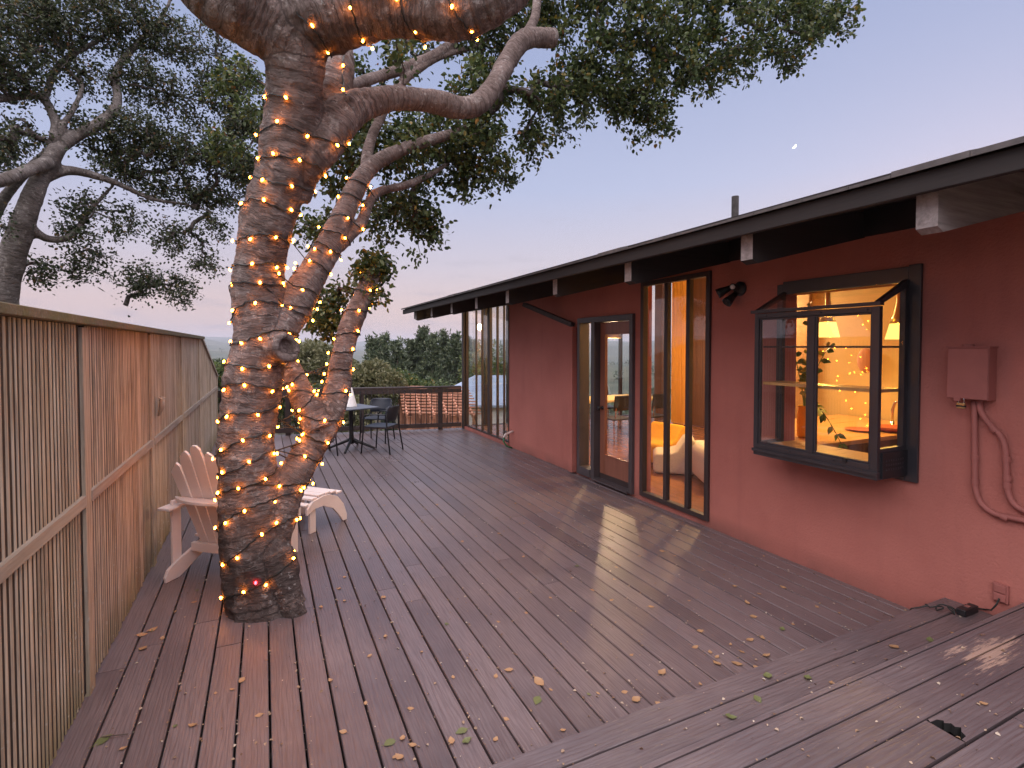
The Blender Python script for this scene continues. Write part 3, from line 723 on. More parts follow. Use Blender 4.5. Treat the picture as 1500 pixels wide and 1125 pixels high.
    l2 = bpy.data.objects.new('dining_light', L2); COL.objects.link(l2); l2.location = (0, 0, -.02); l2.parent = d
    MB().box(5.3, 7.1, 8.05, 8.95, .74, .78).build('table_top', M['cream'], t, bevel=.006)
    for x in (5.4, 7.0):
        for y in (8.15, 8.85): MB().box(x-.03, x+.03, y-.03, y+.03, .046, .739).build('leg', M['steel'], t)
    first = None
    spots = [(5.75, 7.75, R(90)), (6.6, 7.75, R(90)), (5.1, 8.5, R(0)), (5.75, 9.25, R(-90)), (6.6, 9.25, R(-90))]
    labs = ['dark dining chair at near side of dining table by the window', 'dark dining chair at near side of dining table away from window', 'dark dining chair at the window end of dining table', 'dark dining chair at far side of dining table by the window', 'dark dining chair at far side of dining table away from window']
    for (x, y, rz), lb in zip(spots, labs):
        if first is None:
            c = thing('dining_chair', lb, 'chair', (x, y, .046), rz if rz else 1e-4, 'dining chairs round the indoor table')
            MB().box(-.22, .22, -.22, .22, .43, .46).build('seat', M['blackplastic'], c, world=False, bevel=.01)
            MB().prism([(-.20, .60), (-.24, .86), (-.225, .87), (-.185, .61)], lambda p, q, tt: (p, tt, q), -.2, .2).build('backrest', M['blackplastic'], c, world=False)
            for sx in (-1, 1):
                for sy in (-1, 1):
                    MB().tube([(sx*.19, sy*.19, .43), (sx*.23, sy*.21, 0)], .011, 6).build('leg', M['steel'], c, world=False)
                if sx == -1: MB().tube([(-.19, -.16, .45), (-.21, -.16, .65)], .01, 6).build('back_post', M['steel'], c, world=False); MB().tube([(-.19, .16, .45), (-.21, .16, .65)], .01, 6).build('back_post', M['steel'], c, world=False)
            first = c
        else:
            c = copy_tree(first); c.location = (x, y, .046); c.rotation_euler = (0, 0, rz); c['label'] = lb
    # floor lamp that spills light through the tall window
    lp = Vector((6.35, 5.55, 2.62))
    t = thing('ceiling_lamp', 'lit ceiling lamp hanging inside the living room', 'lamp', lp)
    MB().tube([lp+Vector((0, 0, .06)), Vector((lp.x, lp.y, soff(lp.x)-.035))], .012, 8).build('stem', M['brass'], t)
    MB().lathe([(.05, 0), (.13, .01), (.12, .03), (.03, .07)], lp, 24).build('holder', M['brass'], t, smooth=True)
    L = bpy.data.lights.new('lamp_light', 'POINT'); L.energy = LAMP_W; L.color = (1, .62, .28); L.shadow_soft_size = .09
    lo = bpy.data.objects.new('lamp_light', L); COL.objects.link(lo); lo.location = (0, 0, -.20); lo.parent = t
LAMP_W = 300
interior_things()
# ------------------------------------------------------------------ things fixed on the wall
def wall_things():
    # security light
    c = WX(1083, 423, WALLX-.02); 
    t = thing('security_light', 'black twin-head motion sensor floodlight mounted on the wall beside tall window', 'light', (WALLX, c.y, c.z))
    def rotx(p, m): return m @ Vector(p)
    b = MB().lathe([(.065, 0), (.065, .02), (.05, .035), (.02, .04)], (0, 0, 0), 24); b.xf(Matrix.Translation((WALLX-.003, c.y, c.z)) @ Matrix.Rotation(-PI/2, 4, 'Y')); b.build('mounting_plate', M['blackplastic'], t, smooth=False)
    s = MB().lathe([(.022, 0), (.026, .02), (.030, .06), (.030, .075)], (0, 0, 0), 18)
    s.xf(Matrix.Translation((WALLX-.04, c.y, c.z+.005)) @ Matrix.Rotation(-PI/2+.15, 4, 'Y')); so = s.build('sensor', M['blackplastic'], t, smooth=False)
    l = MB().ball((WALLX-.112, c.y-.008, c.z+.012), .023, 14, 8); l.build('sensor_lens', M['whitelantern'], so, smooth=True)
    for dy, dz, tilt, az in ((.115, -.015, .45, .8), (.03, -.095, .75, .25)):
        hp = Vector((WALLX-.10, c.y+dy, c.z+dz)); arm = Vector((WALLX-.035, c.y+dy*.35, c.z+dz*.4))
        d = Vector((-math.cos(tilt)*math.cos(az), math.cos(tilt)*math.sin(az), -math.sin(tilt)))
        h = MB().lathe([(.012, -.075), (.024, -.07), (.03, -.03), (.044, .03), (.047, .052), (.042, .052), (.038, .04)], (0, 0, 0), 20)
        h.xf(Matrix.Translation(hp) @ d.to_track_quat('Z', 'Y').to_matrix().to_4x4())
        ho = h.build('lamp_head', M['blackplastic'], t, smooth=True)
        MB().tube([arm, hp-d*.07], .012, 8).build('knuckle_arm', M['blackplastic'], ho)
    # meter box and conduits
    y0, y1 = WX(1448, 540, WALLX-.10).y, WX(1387, 540, WALLX-.10).y
    z1, z0 = WX(1387, 507.5, WALLX-.10).z, WX(1440, 587, WALLX-.10).z
    t = thing('electrical_box', 'wall-mounted electrical box painted terracotta with two conduits below', 'electrical box', (WALLX, (y0+y1)/2, z0))
    MB().box(WALLX-.095, WALLX-.002, y0, y1, z0, z1-.008).build('enclosure', M['stucco_flat'], t, bevel=.003)
    MB().box(WALLX-.104, WALLX-.0, y0-.006, y1+.006, z1-.008, z1).build('rain_lid', M['stucco_flat'], t, bevel=.002)
    MB().box(WALLX-.102, WALLX-.0955, y0+.003, y1-.003, z0+.004, z1-.014).build('door', M['stucco_flat'], t, bevel=.002)
    sm_ = MB()
    for yy in (y0+.012, y1-.012): sm_.box(WALLX-.1035, WALLX-.1021, yy-.004, yy+.004, z1-.03, z1-.022)
    sm_.box(WALLX-.108, WALLX-.0975, (y0+y1)/2+.03, (y0+y1)/2+.06, z0-.012, z0+.012); sm_.build('latch', M['stucco_flat'], t)
    MB().lathe([(.03, 0), (.03, .012), (.01, .014)], (WALLX-.05, (y0+y1)/2+.02, z1), 16).build('hub_cap', M['stucco_flat'], t)
    def conduit(pxs, r=.0165):
        pts = [WX(px, py, WALLX-.024) for px, py in pxs]
        out = []
        for i in range(len(pts)-1):
            p0, p1, p2, p3 = pts[max(0, i-1)], pts[i], pts[i+1], pts[min(len(pts)-1, i+2)]
            for k in range(5):
                u = k/5; out.append(.5*((2*p1) + (p2-p0)*u + (2*p0-5*p1+4*p2-p3)*u*u + (3*p1-p0-3*p2+p3)*u**3))
        out.append(pts[-1]); m = MB().tube(out, r, 10)
        return m
    c1 = conduit([(1427, 586), (1427.5, 640), (1428, 690), (1429, 716), (1437, 737), (1456, 752), (1480, 758), (1515, 766), (1560, 778)])
    c2 = conduit([(1434, 586), (1437, 603), (1450, 622), (1464, 636), (1472, 655), (1474, 685), (1475, 712), (1482, 734), (1498, 747), (1530, 757), (1570, 766)])
    o1 = c1.build('conduit', M['stucco_flat'], t, smooth=True); o2 = c2.build('conduit', M['stucco_flat'], t, smooth=True)
    def cuff(px, py, ax, o):
        p = WX(px, py, WALLX-.024); a = Vector(ax)*.016
        MB().tube([p-a, p+a], .0205, 12).build('coupling', M['stucco_flat'], o)
    for px, py in ((1428, 670), (1428, 705)): cuff(px, py, (0, 0, 1), o1)
    cuff(1472, 758, (0, -.98, -.2), o1)
    for px, py in ((1474, 672), (1475, 700), (1475, 711)): cuff(px, py, (0, 0, 1), o2)
    cuff(1456, 629, (0, -.7, -.7), o2)
    # padlock
    p = WX(1408, 592, WALLX-.095); k = thing('padlock', 'small brass padlock hanging under the electrical box', 'padlock', p)
    MB().box(p.x-.01, p.x+.01, p.y-.021, p.y+.021, p.z-.026, p.z+.008).build('body', M['brass'], k, bevel=.003)
    MB().box(p.x-.0115, p.x+.0115, p.y-.0215, p.y+.0215, p.z-.016, p.z-.006).build('band', M['blackmetal'], k)
    MB().tube([(p.x, p.y-.014, p.z+.008), (p.x, p.y-.014, p.z+.03), (p.x, p.y-.006, p.z+.042), (p.x, p.y+.006, p.z+.042), (p.x, p.y+.014, p.z+.03), (p.x, p.y+.014, p.z+.008)], .0035, 6).build('shackle', M['steel'], k)
    # outlet
    p = WX(1465, 869, WALLX-.02); k = thing('wall_outlet', 'painted weatherproof outlet low on the wall above the step', 'outlet', (WALLX, p.y, p.z))
    MB().box(WALLX-.02, WALLX-.001, p.y-.037, p.y+.037, p.z-.055, p.z+.055).build('plate', M['stucco_flat'], k, bevel=.003)
    cv = MB()
    for dz in (-.026, .026): cv.box(WALLX-.028, WALLX-.0205, p.y-.028, p.y+.028, p.z+dz-.022, p.z+dz+.022)
    cv.build('receptacle_cover', M['stucco_flat'], k, bevel=.004)
    OUT = Vector((WALLX-.03, p.y, p.z-.03))
    # adapter on the step
    q = G(1417, 893, .19); AD = k = thing('power_adapter', 'black low-voltage power adapter lying on the step by the wall', 'adapter', (q.x, q.y, .167))
    MB().box(-.075, .075, -.025, .025, 0, .042).build('case', M['blackplastic'], k, world=False, bevel=.006)
    MB().box(-.02, .02, -.012, .012, .0425, .0445).build('label_plate', M['steel'], k, world=False)
    cb = MB().tube([OUT, OUT+Vector((-.03, .0, -.03)), OUT+Vector((-.04, .02, -.07)), Vector((q.x+.12, q.y-.03, .18)), Vector((q.x+.07, q.y, .185))], .005, 6)
    cb.build('power_cord', M['cable'], k)
    cb = MB(); pts = [Vector((q.x-.07, q.y, .185))]
    e = G(1358, 893, .02); e2 = Vector((WALLX-.05, q.y+.1, .2))
    for i in range(40):
        u = i/39; a = u*16
        pts.append(Vector((q.x-.07-.10*u+.022*math.cos(a), q.y+.02+.10*u+.03*math.sin(a), .175+.03*abs(math.sin(a*.7)))))
    pts += [Vector((pts[-1].x-.03, 1.84, .16)), Vector((pts[-1].x-.05, 1.88, .06)), Vector((pts[-1].x-.1, 1.95, .012))]
    cb.tube(pts, .0045, 5)
    tag(cb.build('coiled_cable', M['cable']), 'tangled dark cable beside the power adapter', 'cable')
    # hose bib
    p = WX(752, 634, WALLX-.0); k = thing('hose_bib', 'outdoor tap with a green hose end at the foot of the wall', 'tap', (WALLX, p.y, p.z))
    a = Vector((WALLX-.005, p.y, p.z+.03)); b = Vector((WALLX-.16, p.y+.0, p.z-.02))
    MB().tube([a, b, b+Vector((-.02, .01, -.05))], [.02, .018, .016], 10).build('spigot', M['white'], k, smooth=True)
    MB().lathe([(.035, 0), (.035, .008), (.01, .01)], b+Vector((0, 0, .05)), 12).build('handle', M['blackplastic'], k)
    MB().tube([b+Vector((-.02, .01, -.05)), b+Vector((-.03, 0, -.12)), b+Vector((.02, -.03, -.2)), Vector((WALLX-.05, p.y-.06, .012))], .014, 8).build('hose', M['hose'], k, smooth=True)
M['stucco_flat'] = flat('terracotta_paint', (.345, .118, .098), .7, .1, 5, .15)
wall_things()
# ------------------------------------------------------------------ dried bundle on fence
def bundle():
    p = WX(232, 597, FX+.03); k = MB()
    for dy, dz, l in ((-.045, .0, .16), (0.0, .01, .17), (.05, .0, .15), (-.02, -.03, .12), (.03, -.03, .1)):
        pts = [p+Vector((.0, dy*.25, -.07)), p+Vector((.022, dy*.7, -.01)), p+Vector((.03, dy*1.2, l*.5)), p+Vector((.012, dy*1.5-.01, l*.55))]
        k.tube(pts, [.006, .016, .013, .005], 7)
    tag(k.build('dried_seed_pods', M['rail_wood'], smooth=True), 'bunch of dried grey seed pods hanging on the slat fence', 'seed pods')
bundle()
# ------------------------------------------------------------------ adirondack chair and footrest
def adirondack():
    ang = R(50); c_, s_ = math.cos(ang), math.sin(ang)
    foot = G(245, 853); base = Vector((foot.x, foot.y, 0)) - Vector((-s_*.27, c_*.27, 0))
    t = thing('adirondack_chair', 'white slatted adirondack chair standing behind the lit tree trunk', 'chair', base, ang)
    bu = lambda mb, n, par=t, bv=.005: mb.build(n, M['white'], par, world=False, bevel=bv)
    for s in (-1, 1):
        y0, y1 = s*.27-.012, s*.27+.012
        pr = [(-.02, .0), (.10, .0), (.30, .10), (.62, .235), (.80, .27), (.84, .30), (.84, .36), (.78, .385), (.60, .345), (.22, .185), (.06, .125), (.0, .09), (-.025, .04)]
        bu(MB().prism(pr, lambda p, q, tt: (p, tt, q), y0, y1), 'side_rail')
        bu(MB().box(.67, .76, s*.285-.0, s*.285+.0+s*.022, 0, .545) if s > 0 else MB().box(.67, .76, -.307, -.285, 0, .545), 'front_leg')
        a, b = sorted((s*.284, s*.306))
        bu(MB().box(.065, .145, a, b, .055, .60), 'rear_upright')
        arm = [(-.02, .22), (.1, .22), (.5, .235), (.72, .22), (.82, .25), (.84, .31), (.80, .38), (.6, .40), (.3, .37), (-.02, .33)]
        bu(MB().prism([(x, s*y) for x, y in arm], lambda p, q, tt: (p, q, tt), .546, .566), 'arm')
    # back slats fanned, reclined
    bt = Vector((.26, 0, .20)); top = Vector((.0, 0, 1.06)); ax = (top-bt).normalized(); nrm = Vector((ax.z, 0, -ax.x))
    hs = [.74, .845, .895, .845, .74]
    for i in range(5):
        k = i-2; h = hs[i]; w0, w1 = .072, .108
        yc0, yc1 = k*.080, k*.116
        poly = []
        for u, yc, wd in ((0, yc0, w0), (h*.93, yc0+(yc1-yc0)*.93, w0+(w1-w0)*.93)):
            poly.append((u, yc-wd/2)); 
        r = w1/2; ycT = yc1
        right = [(0, yc0-w0/2), (h*.88, yc1-w1/2), (h*.96 - .022*max(0, -k), yc1-w1*.40), (h*.995-.02*max(0, -k), yc1-w1*.15)]
        left = [(h*.995-.02*max(0, k), yc1+w1*.15), (h*.96-.022*max(0, k), yc1+w1*.40), (h*.88, yc1+w1/2), (0, yc0+w0/2)]
        bu(MB().prism(right+left, lambda p, q, tt: bt+ax*p+Vector((0, q, 0))+nrm*tt, -.009, .009), 'back_slat', bv=.003)
    # curved rear brace (behind the slats at arm height)
    zz = .655; u = (zz-bt.z)/ax.z; xc = bt.x+ax.x*u-.012
    arc = [(xc-.10*math.cos(th*1.45), .30*math.sin(th)/math.sin(1.05)) for th in np.linspace(-1.05, 1.05, 13)]
    poly = arc + [(xc, .305), (xc, -.305)]
    bu(MB().prism(poly, lambda p, q, tt: (p, q, tt), .600, .624), 'back_brace')
    bu(MB().box(.20, .235, -.255, .255, .165, .235), 'lower_brace')
    for i in range(6):
        x = .30+i*.086; z = .246+ (x-.30)*.20 if i < 5 else .335
        x = min(x, .73); z = .245 + (x-.22)*.29 if x < .6 else .355+(x-.6)*.12
        bu(MB().bar((x, -.285, z), (x, .285, z), .072, .018), 'seat_slat', bv=.003)
    # footrest
    fl = G(460, 782); fe = G(503, 762); ang2 = math.atan2(fe.y-fl.y, fe.x-fl.x)
    c2, s2 = math.cos(ang2), math.sin(ang2); W_ = .26
    base = Vector((fl.x, fl.y, 0)) - Vector((s2*-W_*-1, -c2*W_*-1, 0))*-1
    base = Vector((fl.x, fl.y, 0)) + Vector((-s2*W_, c2*W_, 0))
    t2 = thing('adirondack_footrest', 'low white slatted footrest in front of the adirondack chair', 'footrest', base, ang2)
    Lf = (Vector((fe.x, fe.y, 0))-Vector((fl.x, fl.y, 0))).length
    for s in (-1, 1):
        y0, y1 = s*W_-.012, s*W_+.012
        pr = [(-.10, .20), (.0, .235), (.12, .235), (Lf*.62, .17), (Lf*.86, .06), (Lf*.96, .0), (Lf*1.10, .0), (Lf*1.10, .06), (Lf*.98, .18), (Lf*.78, .275), (Lf*.5, .325), (.12, .335), (-.02, .315), (-.10, .26)]
        MB().prism(pr, lambda p, q, tt: (p, tt, q), y0, y1).build('side_board', M['white'], t2, world=False, bevel=.004)
        yy = s*(W_-.025); MB().box(-.025, .055, min(yy, yy-s*.022), max(yy, yy-s*.022), 0, .26).build('leg', M['white'], t2, world=False, bevel=.003)
    pts = [(-.075, .285), (.01, .325), (.10, .338), (.19, .336), (.28, .324), (.36, .300)]
    for x, z in pts:
        MB().bar((x, -W_+.0, z+.006), (x, W_-.0, z+.006), .078, .018).build('top_slat', M['white'], t2, world=False, bevel=.003)
adirondack()
# ------------------------------------------------------------------ bistro set
def bistro():
    c = G(515, 658); c.z = 0; ang = math.atan2(RT.y, RT.x)
    t = thing('bistro_table', 'square dark grey pedestal bistro table by the far railing', 'table', c, ang)
    s = .50
    MB().prism([(s, 0), (0, s), (-s, 0), (0, -s)], lambda p, q, z: (p, q, z), .715, .74).build('table_top', M['tabletop'], t, world=False, bevel=.012)
    MB().lathe([(.045, .10), (.042, .16), (.036, .3), (.036, .70), (.12, .713)], (0, 0, 0), 14).build('pedestal', M['blackmetal'], t, world=False, smooth=True)
    for k in range(4):
        a = k*PI/2+.03; d = Vector((math.cos(a), math.sin(a), 0))
        m = MB(); m.tube([d*.03+Vector((0, 0, .17)), d*.10+Vector((0, 0, .14)), d*.36+Vector((0, 0, .035)), d*.40+Vector((0, 0, .014))], [.028, .028, .02, .018], 7)
        m.build('foot', M['blackmetal'], t, world=False, smooth=True)
    # lantern
    p = G(513.5, 595.5, .74); L = thing('table_lantern', 'white cone-shaped lantern with a ring handle on the bistro table', 'lantern', (p.x, p.y, .741))
    MB().lathe([(.112, 0), (.108, .01), (.030, .33), (.026, .335)], (p.x, p.y, .741), 24).build('shade', M['whitelantern'], L, smooth=True)
    MB().lathe([(.028, .335), (.028, .36), (.012, .37), (.01, .39)], (p.x, p.y, .741), 14).build('finial', M['blackmetal'], L)
    ring = [(p.x+.045*math.cos(a)*RT.x, p.y+.045*math.cos(a)*RT.y, .741+.43+.045*math.sin(a)) for a in np.linspace(-PI/2, 1.5*PI, 19)]
    MB().tube(ring, .005, 6).build('ring_handle', M['blackmetal'], L)
    spots = [((1.80, 8.98), R(140), 'dark grey bistro armchair at front right of bistro table'),
             ((1.92, 10.0), R(238), 'dark grey bistro armchair behind the bistro table with its back to the railing'),
             ((.78, 9.12), R(8), 'dark grey bistro armchair half hidden behind the leaning tree stem')]
    first = None
    for (x, y), rz, lb in spots:
        if first is None:
            c = thing('bistro_chair', lb, 'chair', (x, y, 0), rz, 'bistro chairs around the bistro table')
            seat = [(-.20, -.20), (-.21, 0), (-.20, .20), (.0, .225), (.20, .225), (.235, .15), (.245, 0), (.235, -.15), (.20, -.225), (0, -.225)]
            MB().prism(seat, lambda p_, q, z: (p_, q, z), .432, .456).build('seat', M['chairgrey'], c, world=False, bevel=.01)
            bk = MB(); n = 12; rows = [(.53, -.205, .19), (.60, -.22, .215), (.70, -.245, .222), (.765, -.262, .205), (.79, -.268, .165)]
            vs = []
            for off in (0, .012):
                for z, x0, hw in rows:
                    for i in range(n+1):
                        u = -1+2*i/n; vs.append((x0+.055*u*u-off, u*hw, z))
            fs = []; nr = len(rows); st = (n+1)
            for o_ in (0, 1):
                for r_ in range(nr-1):
                    for i in range(n):
                        q = [o_*nr*st+r_*st+i, o_*nr*st+r_*st+i+1, o_*nr*st+(r_+1)*st+i+1, o_*nr*st+(r_+1)*st+i]; fs.append(tuple(q))
            for i in range(n):
                fs.append((i, i+1, nr*st+i+1, nr*st+i)); b_ = (nr-1)*st; fs.append((b_+i, b_+i+1, nr*st+b_+i+1, nr*st+b_+i))
            for r_ in range(nr-1):
                for i in (0, n): fs.append((r_*st+i, (r_+1)*st+i, nr*st+(r_+1)*st+i, nr*st+r_*st+i))
            bk.add(vs, fs); bk.build('backrest', M['chairgrey'], c, world=False, smooth=True)
            for s in (-1, 1):
                MB().tube([(-.27, s*.235, 0), (-.20, s*.212, .44), (-.195, s*.21, .60), (-.20, s*.19, .72)], [.012, .013, .012, .01], 7).build('rear_leg', M['blackmetal'], c, world=False, smooth=True)
                MB().tube([(.255, s*.245, 0), (.215, s*.235, .44), (.20, s*.245, .61), (.17, s*.247, .645), (.10, s*.245, .655), (-.15, s*.22, .655), (-.19, s*.205, .645)], .0125, 7).build('front_leg_and_arm', M['blackmetal'], c, world=False, smooth=True)
            first = c
        else:
            c = copy_tree(first); c.location = (x, y, 0); c.rotation_euler = (0, 0, rz); c['label'] = lb
bistro()
# ------------------------------------------------------------------ trees
def smooth_path(pts, rs, k=4):
    out = []; ro = []
    n = len(pts)
    for i in range(n-1):
        p0, p1, p2, p3 = pts[max(0, i-1)], pts[i], pts[i+1], pts[min(n-1, i+2)]
        for j in range(k):
            u = j/k
            out.append(.5*((2*p1)+(p2-p0)*u+(2*p0-5*p1+4*p2-p3)*u*u+(3*p1-p0-3*p2+p3)*u**3)); ro.append(rs[i]+(rs[i+1]-rs[i])*u)
    out.append(pts[-1]); ro.append(rs[-1]); return out, ro
def limbs_from_px(spec):
    L = []
    for l in spec:
        l = list(l)
        if .018 < l[-1][3] < .075 and len(l) > 2:
            a, b = l[-2], l[-1]; l.append((b[0]+(b[0]-a[0])*.55, b[1]+(b[1]-a[1])*.55-6, b[2]+(b[2]-a[2])*.6, .012))
        pts = [P(a, b, d) for a, b, d, r in l]; rs = [r for *_, r in l]
        L.append(smooth_path(pts, rs))
    return L
def trunk_mesh(name, limbs, voxel, mat, parent, amp=.012, extra=None, z0=0.):
    m = MB()
    for pts, rs in limbs: m.tube(pts, rs, 14)
    if extra: extra(m)
    tmp = m.build('tmp', None); mod = tmp.modifiers.new('r', 'REMESH'); mod.mode = 'VOXEL'; mod.voxel_size = voxel
    sm = tmp.modifiers.new('s', 'SMOOTH'); sm.iterations = 6; sm.factor = .5
    dg = bpy.context.evaluated_depsgraph_get(); me = bpy.data.meshes.new_from_object(tmp.evaluated_get(dg))
    bpy.data.objects.remove(tmp)
    n = len(me.vertices); co = np.empty(n*3, np.float32); me.vertices.foreach_get('co', co); co = co.reshape(-1, 3)
    no = np.empty(n*3, np.float32); me.vertices.foreach_get('normal', no); no = no.reshape(-1, 3)
    best = np.full(n, 1e9, np.float32); al = np.zeros(n, np.float32); ar = np.zeros((n, 3), np.float32); rad = np.zeros(n, np.float32)
    base = 0.
    for pts, rs in limbs:
        s = base
        for i in range(len(pts)-1):
            a = np.array(pts[i]); b = np.array(pts[i+1]); d = b-a; ln = np.linalg.norm(d)
            if ln < 1e-6: continue
            t = np.clip(((co-a)@d)/ln**2, 0, 1); q = a+t[:, None]*d; off = co-q; ds = np.linalg.norm(off, axis=1); r = rs[i]+(rs[i+1]-rs[i])*t
            key = ds/np.maximum(r, .01); w = key < best
            best[w] = key[w]; al[w] = (s+t*ln)[w]; o = off/np.maximum(r, .01)[:, None]; ar[w] = np.stack([o[:, 0]+.5*o[:, 2], o[:, 1]+.5*o[:, 2], 0*ds], 1)[w]; rad[w] = r[w]
            s += ln
        base += 7.3
    disp = np.empty(n, np.float32)
    for i in range(n):
        c = co[i]
        v1 = noise.noise(Vector((c[0]*5, c[1]*5, c[2]*4))); v2 = noise.noise(Vector((ar[i, 0]*.8, ar[i, 1]*.8, al[i]*26))); v3 = noise.noise(Vector((c[0]*16, c[1]*16, c[2]*16)))
        k = min(1., rad[i]/.15)
        disp[i] = (v1*1.0*amp + v2*.35*amp + v3*.4*amp + .22*amp*noise.noise(Vector((c[0]*38, c[1]*38, c[2]*38))))*k
        lowk = max(0., 1-(c[2]-z0)/.55); disp[i] += lowk*.034*noise.noise(Vector((c[0]*9, c[1]*9, c[2]*7)))*(1 if z0 > -1 else 0)
    co2 = co + no*disp[:, None]
    me.vertices.foreach_set('co', co2.ravel()); me.update()
    me.attributes.new('along', 'FLOAT', 'POINT').data.foreach_set('value', al)
    me.attributes.new('around', 'FLOAT_VECTOR', 'POINT').data.foreach_set('vector', (ar*.45).ravel())
    me.attributes.new('height', 'FLOAT', 'POINT').data.foreach_set('value', co2[:, 2].astype(np.float32)-z0)
    me.name = name; me.materials.clear()
    off = LOC.get(parent.name, Vector())
    me.transform(Matrix.Translation(-off))
    o = link(name, me, mat, parent, smooth=True)
    return o, co2
def leaf_mesh(name, pos, nrm, dirs, L, W, fold=.18):
    """pos (n,3) base; dirs leaf axis; nrm approx normal"""
    n = len(pos); d = dirs/np.linalg.norm(dirs, axis=1, keepdims=True)
    s = np.cross(d, nrm); s /= np.maximum(np.linalg.norm(s, axis=1, keepdims=True), 1e-6); u = np.cross(s, d)
    L = L[:, None]; W = W[:, None]; up = u*(W*fold)
    V = np.stack([pos, pos+d*L*.32+s*W*.5+up, pos+d*L*.72+s*W*.42+up, pos+d*L-u*L*.06, pos+d*L*.72-s*W*.42+up, pos+d*L*.32-s*W*.5+up], 1).reshape(-1, 3)
    b = (np.arange(n)*6)[:, None]; Fq = (b + np.array([[0, 1, 2, 3, 0, 3, 4, 5]])).ravel()
    return mesh_np(name, V, Fq, 4)
def unit(n):
    v = rng.normal(size=(n, 3)); return v/np.linalg.norm(v, axis=1, keepdims=True)
def grow(limbs, blobs, n, minr=.03, bias=.25):
    """cluster points in blobs, joined to limbs by a shortest-path-biased spanning tree"""
    w = np.array([b[3]**2.0*(b[4] if len(b) > 4 else 1) for b in blobs]); w /= w.sum()
    pts = []
    for b, k in zip(blobs, rng.multinomial(n, w)):
        c = np.array(P(b[0], b[1], b[2])); u = unit(k)*(rng.random((k, 1))**.42)*b[3]
        pts.append(c+u*np.array([1, 1, .85]))
    C = np.concatenate(pts); N = len(C)
    Lp = []; 
    for p, r in limbs:
        for i in range(len(p)):
            if i >= len(p)*.35: Lp.append(tuple(p[i]))
    Lp = np.array(Lp)
    D = np.linalg.norm(C[:, None]-Lp[None], axis=2); par = -1-D.argmin(1); dist = D.min(1); path = np.zeros(N); done = np.zeros(N, bool); order = []
    cost = dist*1.35
    for _ in range(N):
        i = np.where(done, 1e9, cost).argmin(); done[i] = True; order.append(i)
        pp = Lp[-1-par[i]] if par[i] < 0 else C[par[i]]
        path[i] = (path[par[i]] if par[i] >= 0 else 0)+np.linalg.norm(C[i]-pp)
        dd = np.linalg.norm(C-C[i], axis=1); c2 = dd+bias*path[i]*.3
        up = (~done) & (c2 < cost); cost[up] = c2[up]; par[up] = i
    cnt = np.ones(N)
    for i in order[::-1]:
        if par[i] >= 0: cnt[par[i]] += cnt[i]
    return C, Lp, par, cnt
def twigs(name, C, Lp, par, cnt, mat, parent, k=.0032, jit=.18):
    m = MB()
    for i in range(len(C)):
        a = Vector(Lp[-1-par[i]] if par[i] < 0 else C[par[i]]); b = Vector(C[i]); L = (b-a).length
        if L < 1e-4: continue
        r1 = k*cnt[i]**.46; r0 = r1*1.12 if par[i] < 0 else min(k*cnt[par[i]]**.46, r1*1.3)
        j = Vector(unit(1)[0])*L*jit; mid = (a+b)*.5+j; q = (a+mid)*.5+Vector(unit(1)[0])*L*jit*.3
        m.tube([a, q, mid, b], [r0, (r0+r1)/2, r1, r1*.9], 5 if r1 > .008 else 3, cap=False)
    return m.build(name, mat, parent, smooth=True, fix=False)
def leaves(name, C, Lp, par, mat, parent, per, spread, L0, wr=.62, droop=.25):
    n = len(C)*per; idx = np.repeat(np.arange(len(C)), per)
    pa = np.array([Lp[-1-p] if p < 0 else C[p] for p in par]); ax = C-pa; ax /= np.maximum(np.linalg.norm(ax, axis=1, keepdims=True), 1e-6)
    t = rng.random((n, 1)); o = unit(n)*spread*rng.random((n, 1))**.6
    pos = C[idx]-ax[idx]*t*spread*1.2+o
    d = unit(n)+ax[idx]*.7+o/spread*.5; d[:, 2] -= droop
    nr = unit(n); nr[:, 2] += .9
    L = L0*rng.uniform(.6, 1.25, n); me = leaf_mesh(name, pos-np.array(LOC.get(parent.name, Vector())), nr, d, L, L*wr*rng.uniform(.8, 1.15, n))
    return link(name, me, mat, parent)
# ---- the lit oak on the deck
OAK = thing('oak_tree', 'big leaning oak growing through the deck, trunk wrapped in string lights', 'tree', G(390, 885))
main = [(394, 945, 3.62, .285), (390, 905, 3.62, .262), (384, 862, 3.62, .238), (374, 800, 3.62, .222), (366, 730, 3.62, .198), (361, 640, 3.62, .182), (370, 570, 3.62, .188), (380, 500, 3.60, .168), (377, 430, 3.58, .160), (381, 380, 3.55, .157), (396, 310, 3.50, .168), (418, 240, 3.45, .175), (430, 170, 3.40, .178), (432, 110, 3.32, .175), (432, 60, 3.25, .20)]
limbR = [(425, 45, 3.25, .21), (470, 25, 3.22, .215), (530, 8, 3.2, .205), (600, 6, 3.15, .185), (660, 15, 3.1, .165), (715, -2, 3.05, .145), (770, -45, 3.05, .13), (850, -140, 3.1, .11)]
limbL = [(432, 62, 3.25, .20), (390, 32, 3.18, .215), (335, -5, 3.05, .215), (270, -70, 2.95, .20), (180, -160, 2.9, .17)]
upr = [(428, 290, 3.52, .10), (445, 240, 3.52, .12), (478, 160, 3.65, .14), (492, 95, 3.85, .135), (490, 40, 4.05, .125), (482, -40, 4.3, .11)]
side = [(402, 340, 3.5, .08), (425, 275, 3.5, .11), (464, 222, 3.48, .128), (500, 172, 3.6, .135), (535, 152, 3.7, .105), (575, 143, 3.82, .088), (630, 148, 4.0, .086), (685, 158, 4.18, .088), (718, 135, 4.32, .084), (742, 92, 4.48, .080), (768, 58, 4.6, .088), (812, 56, 4.75, .082)]
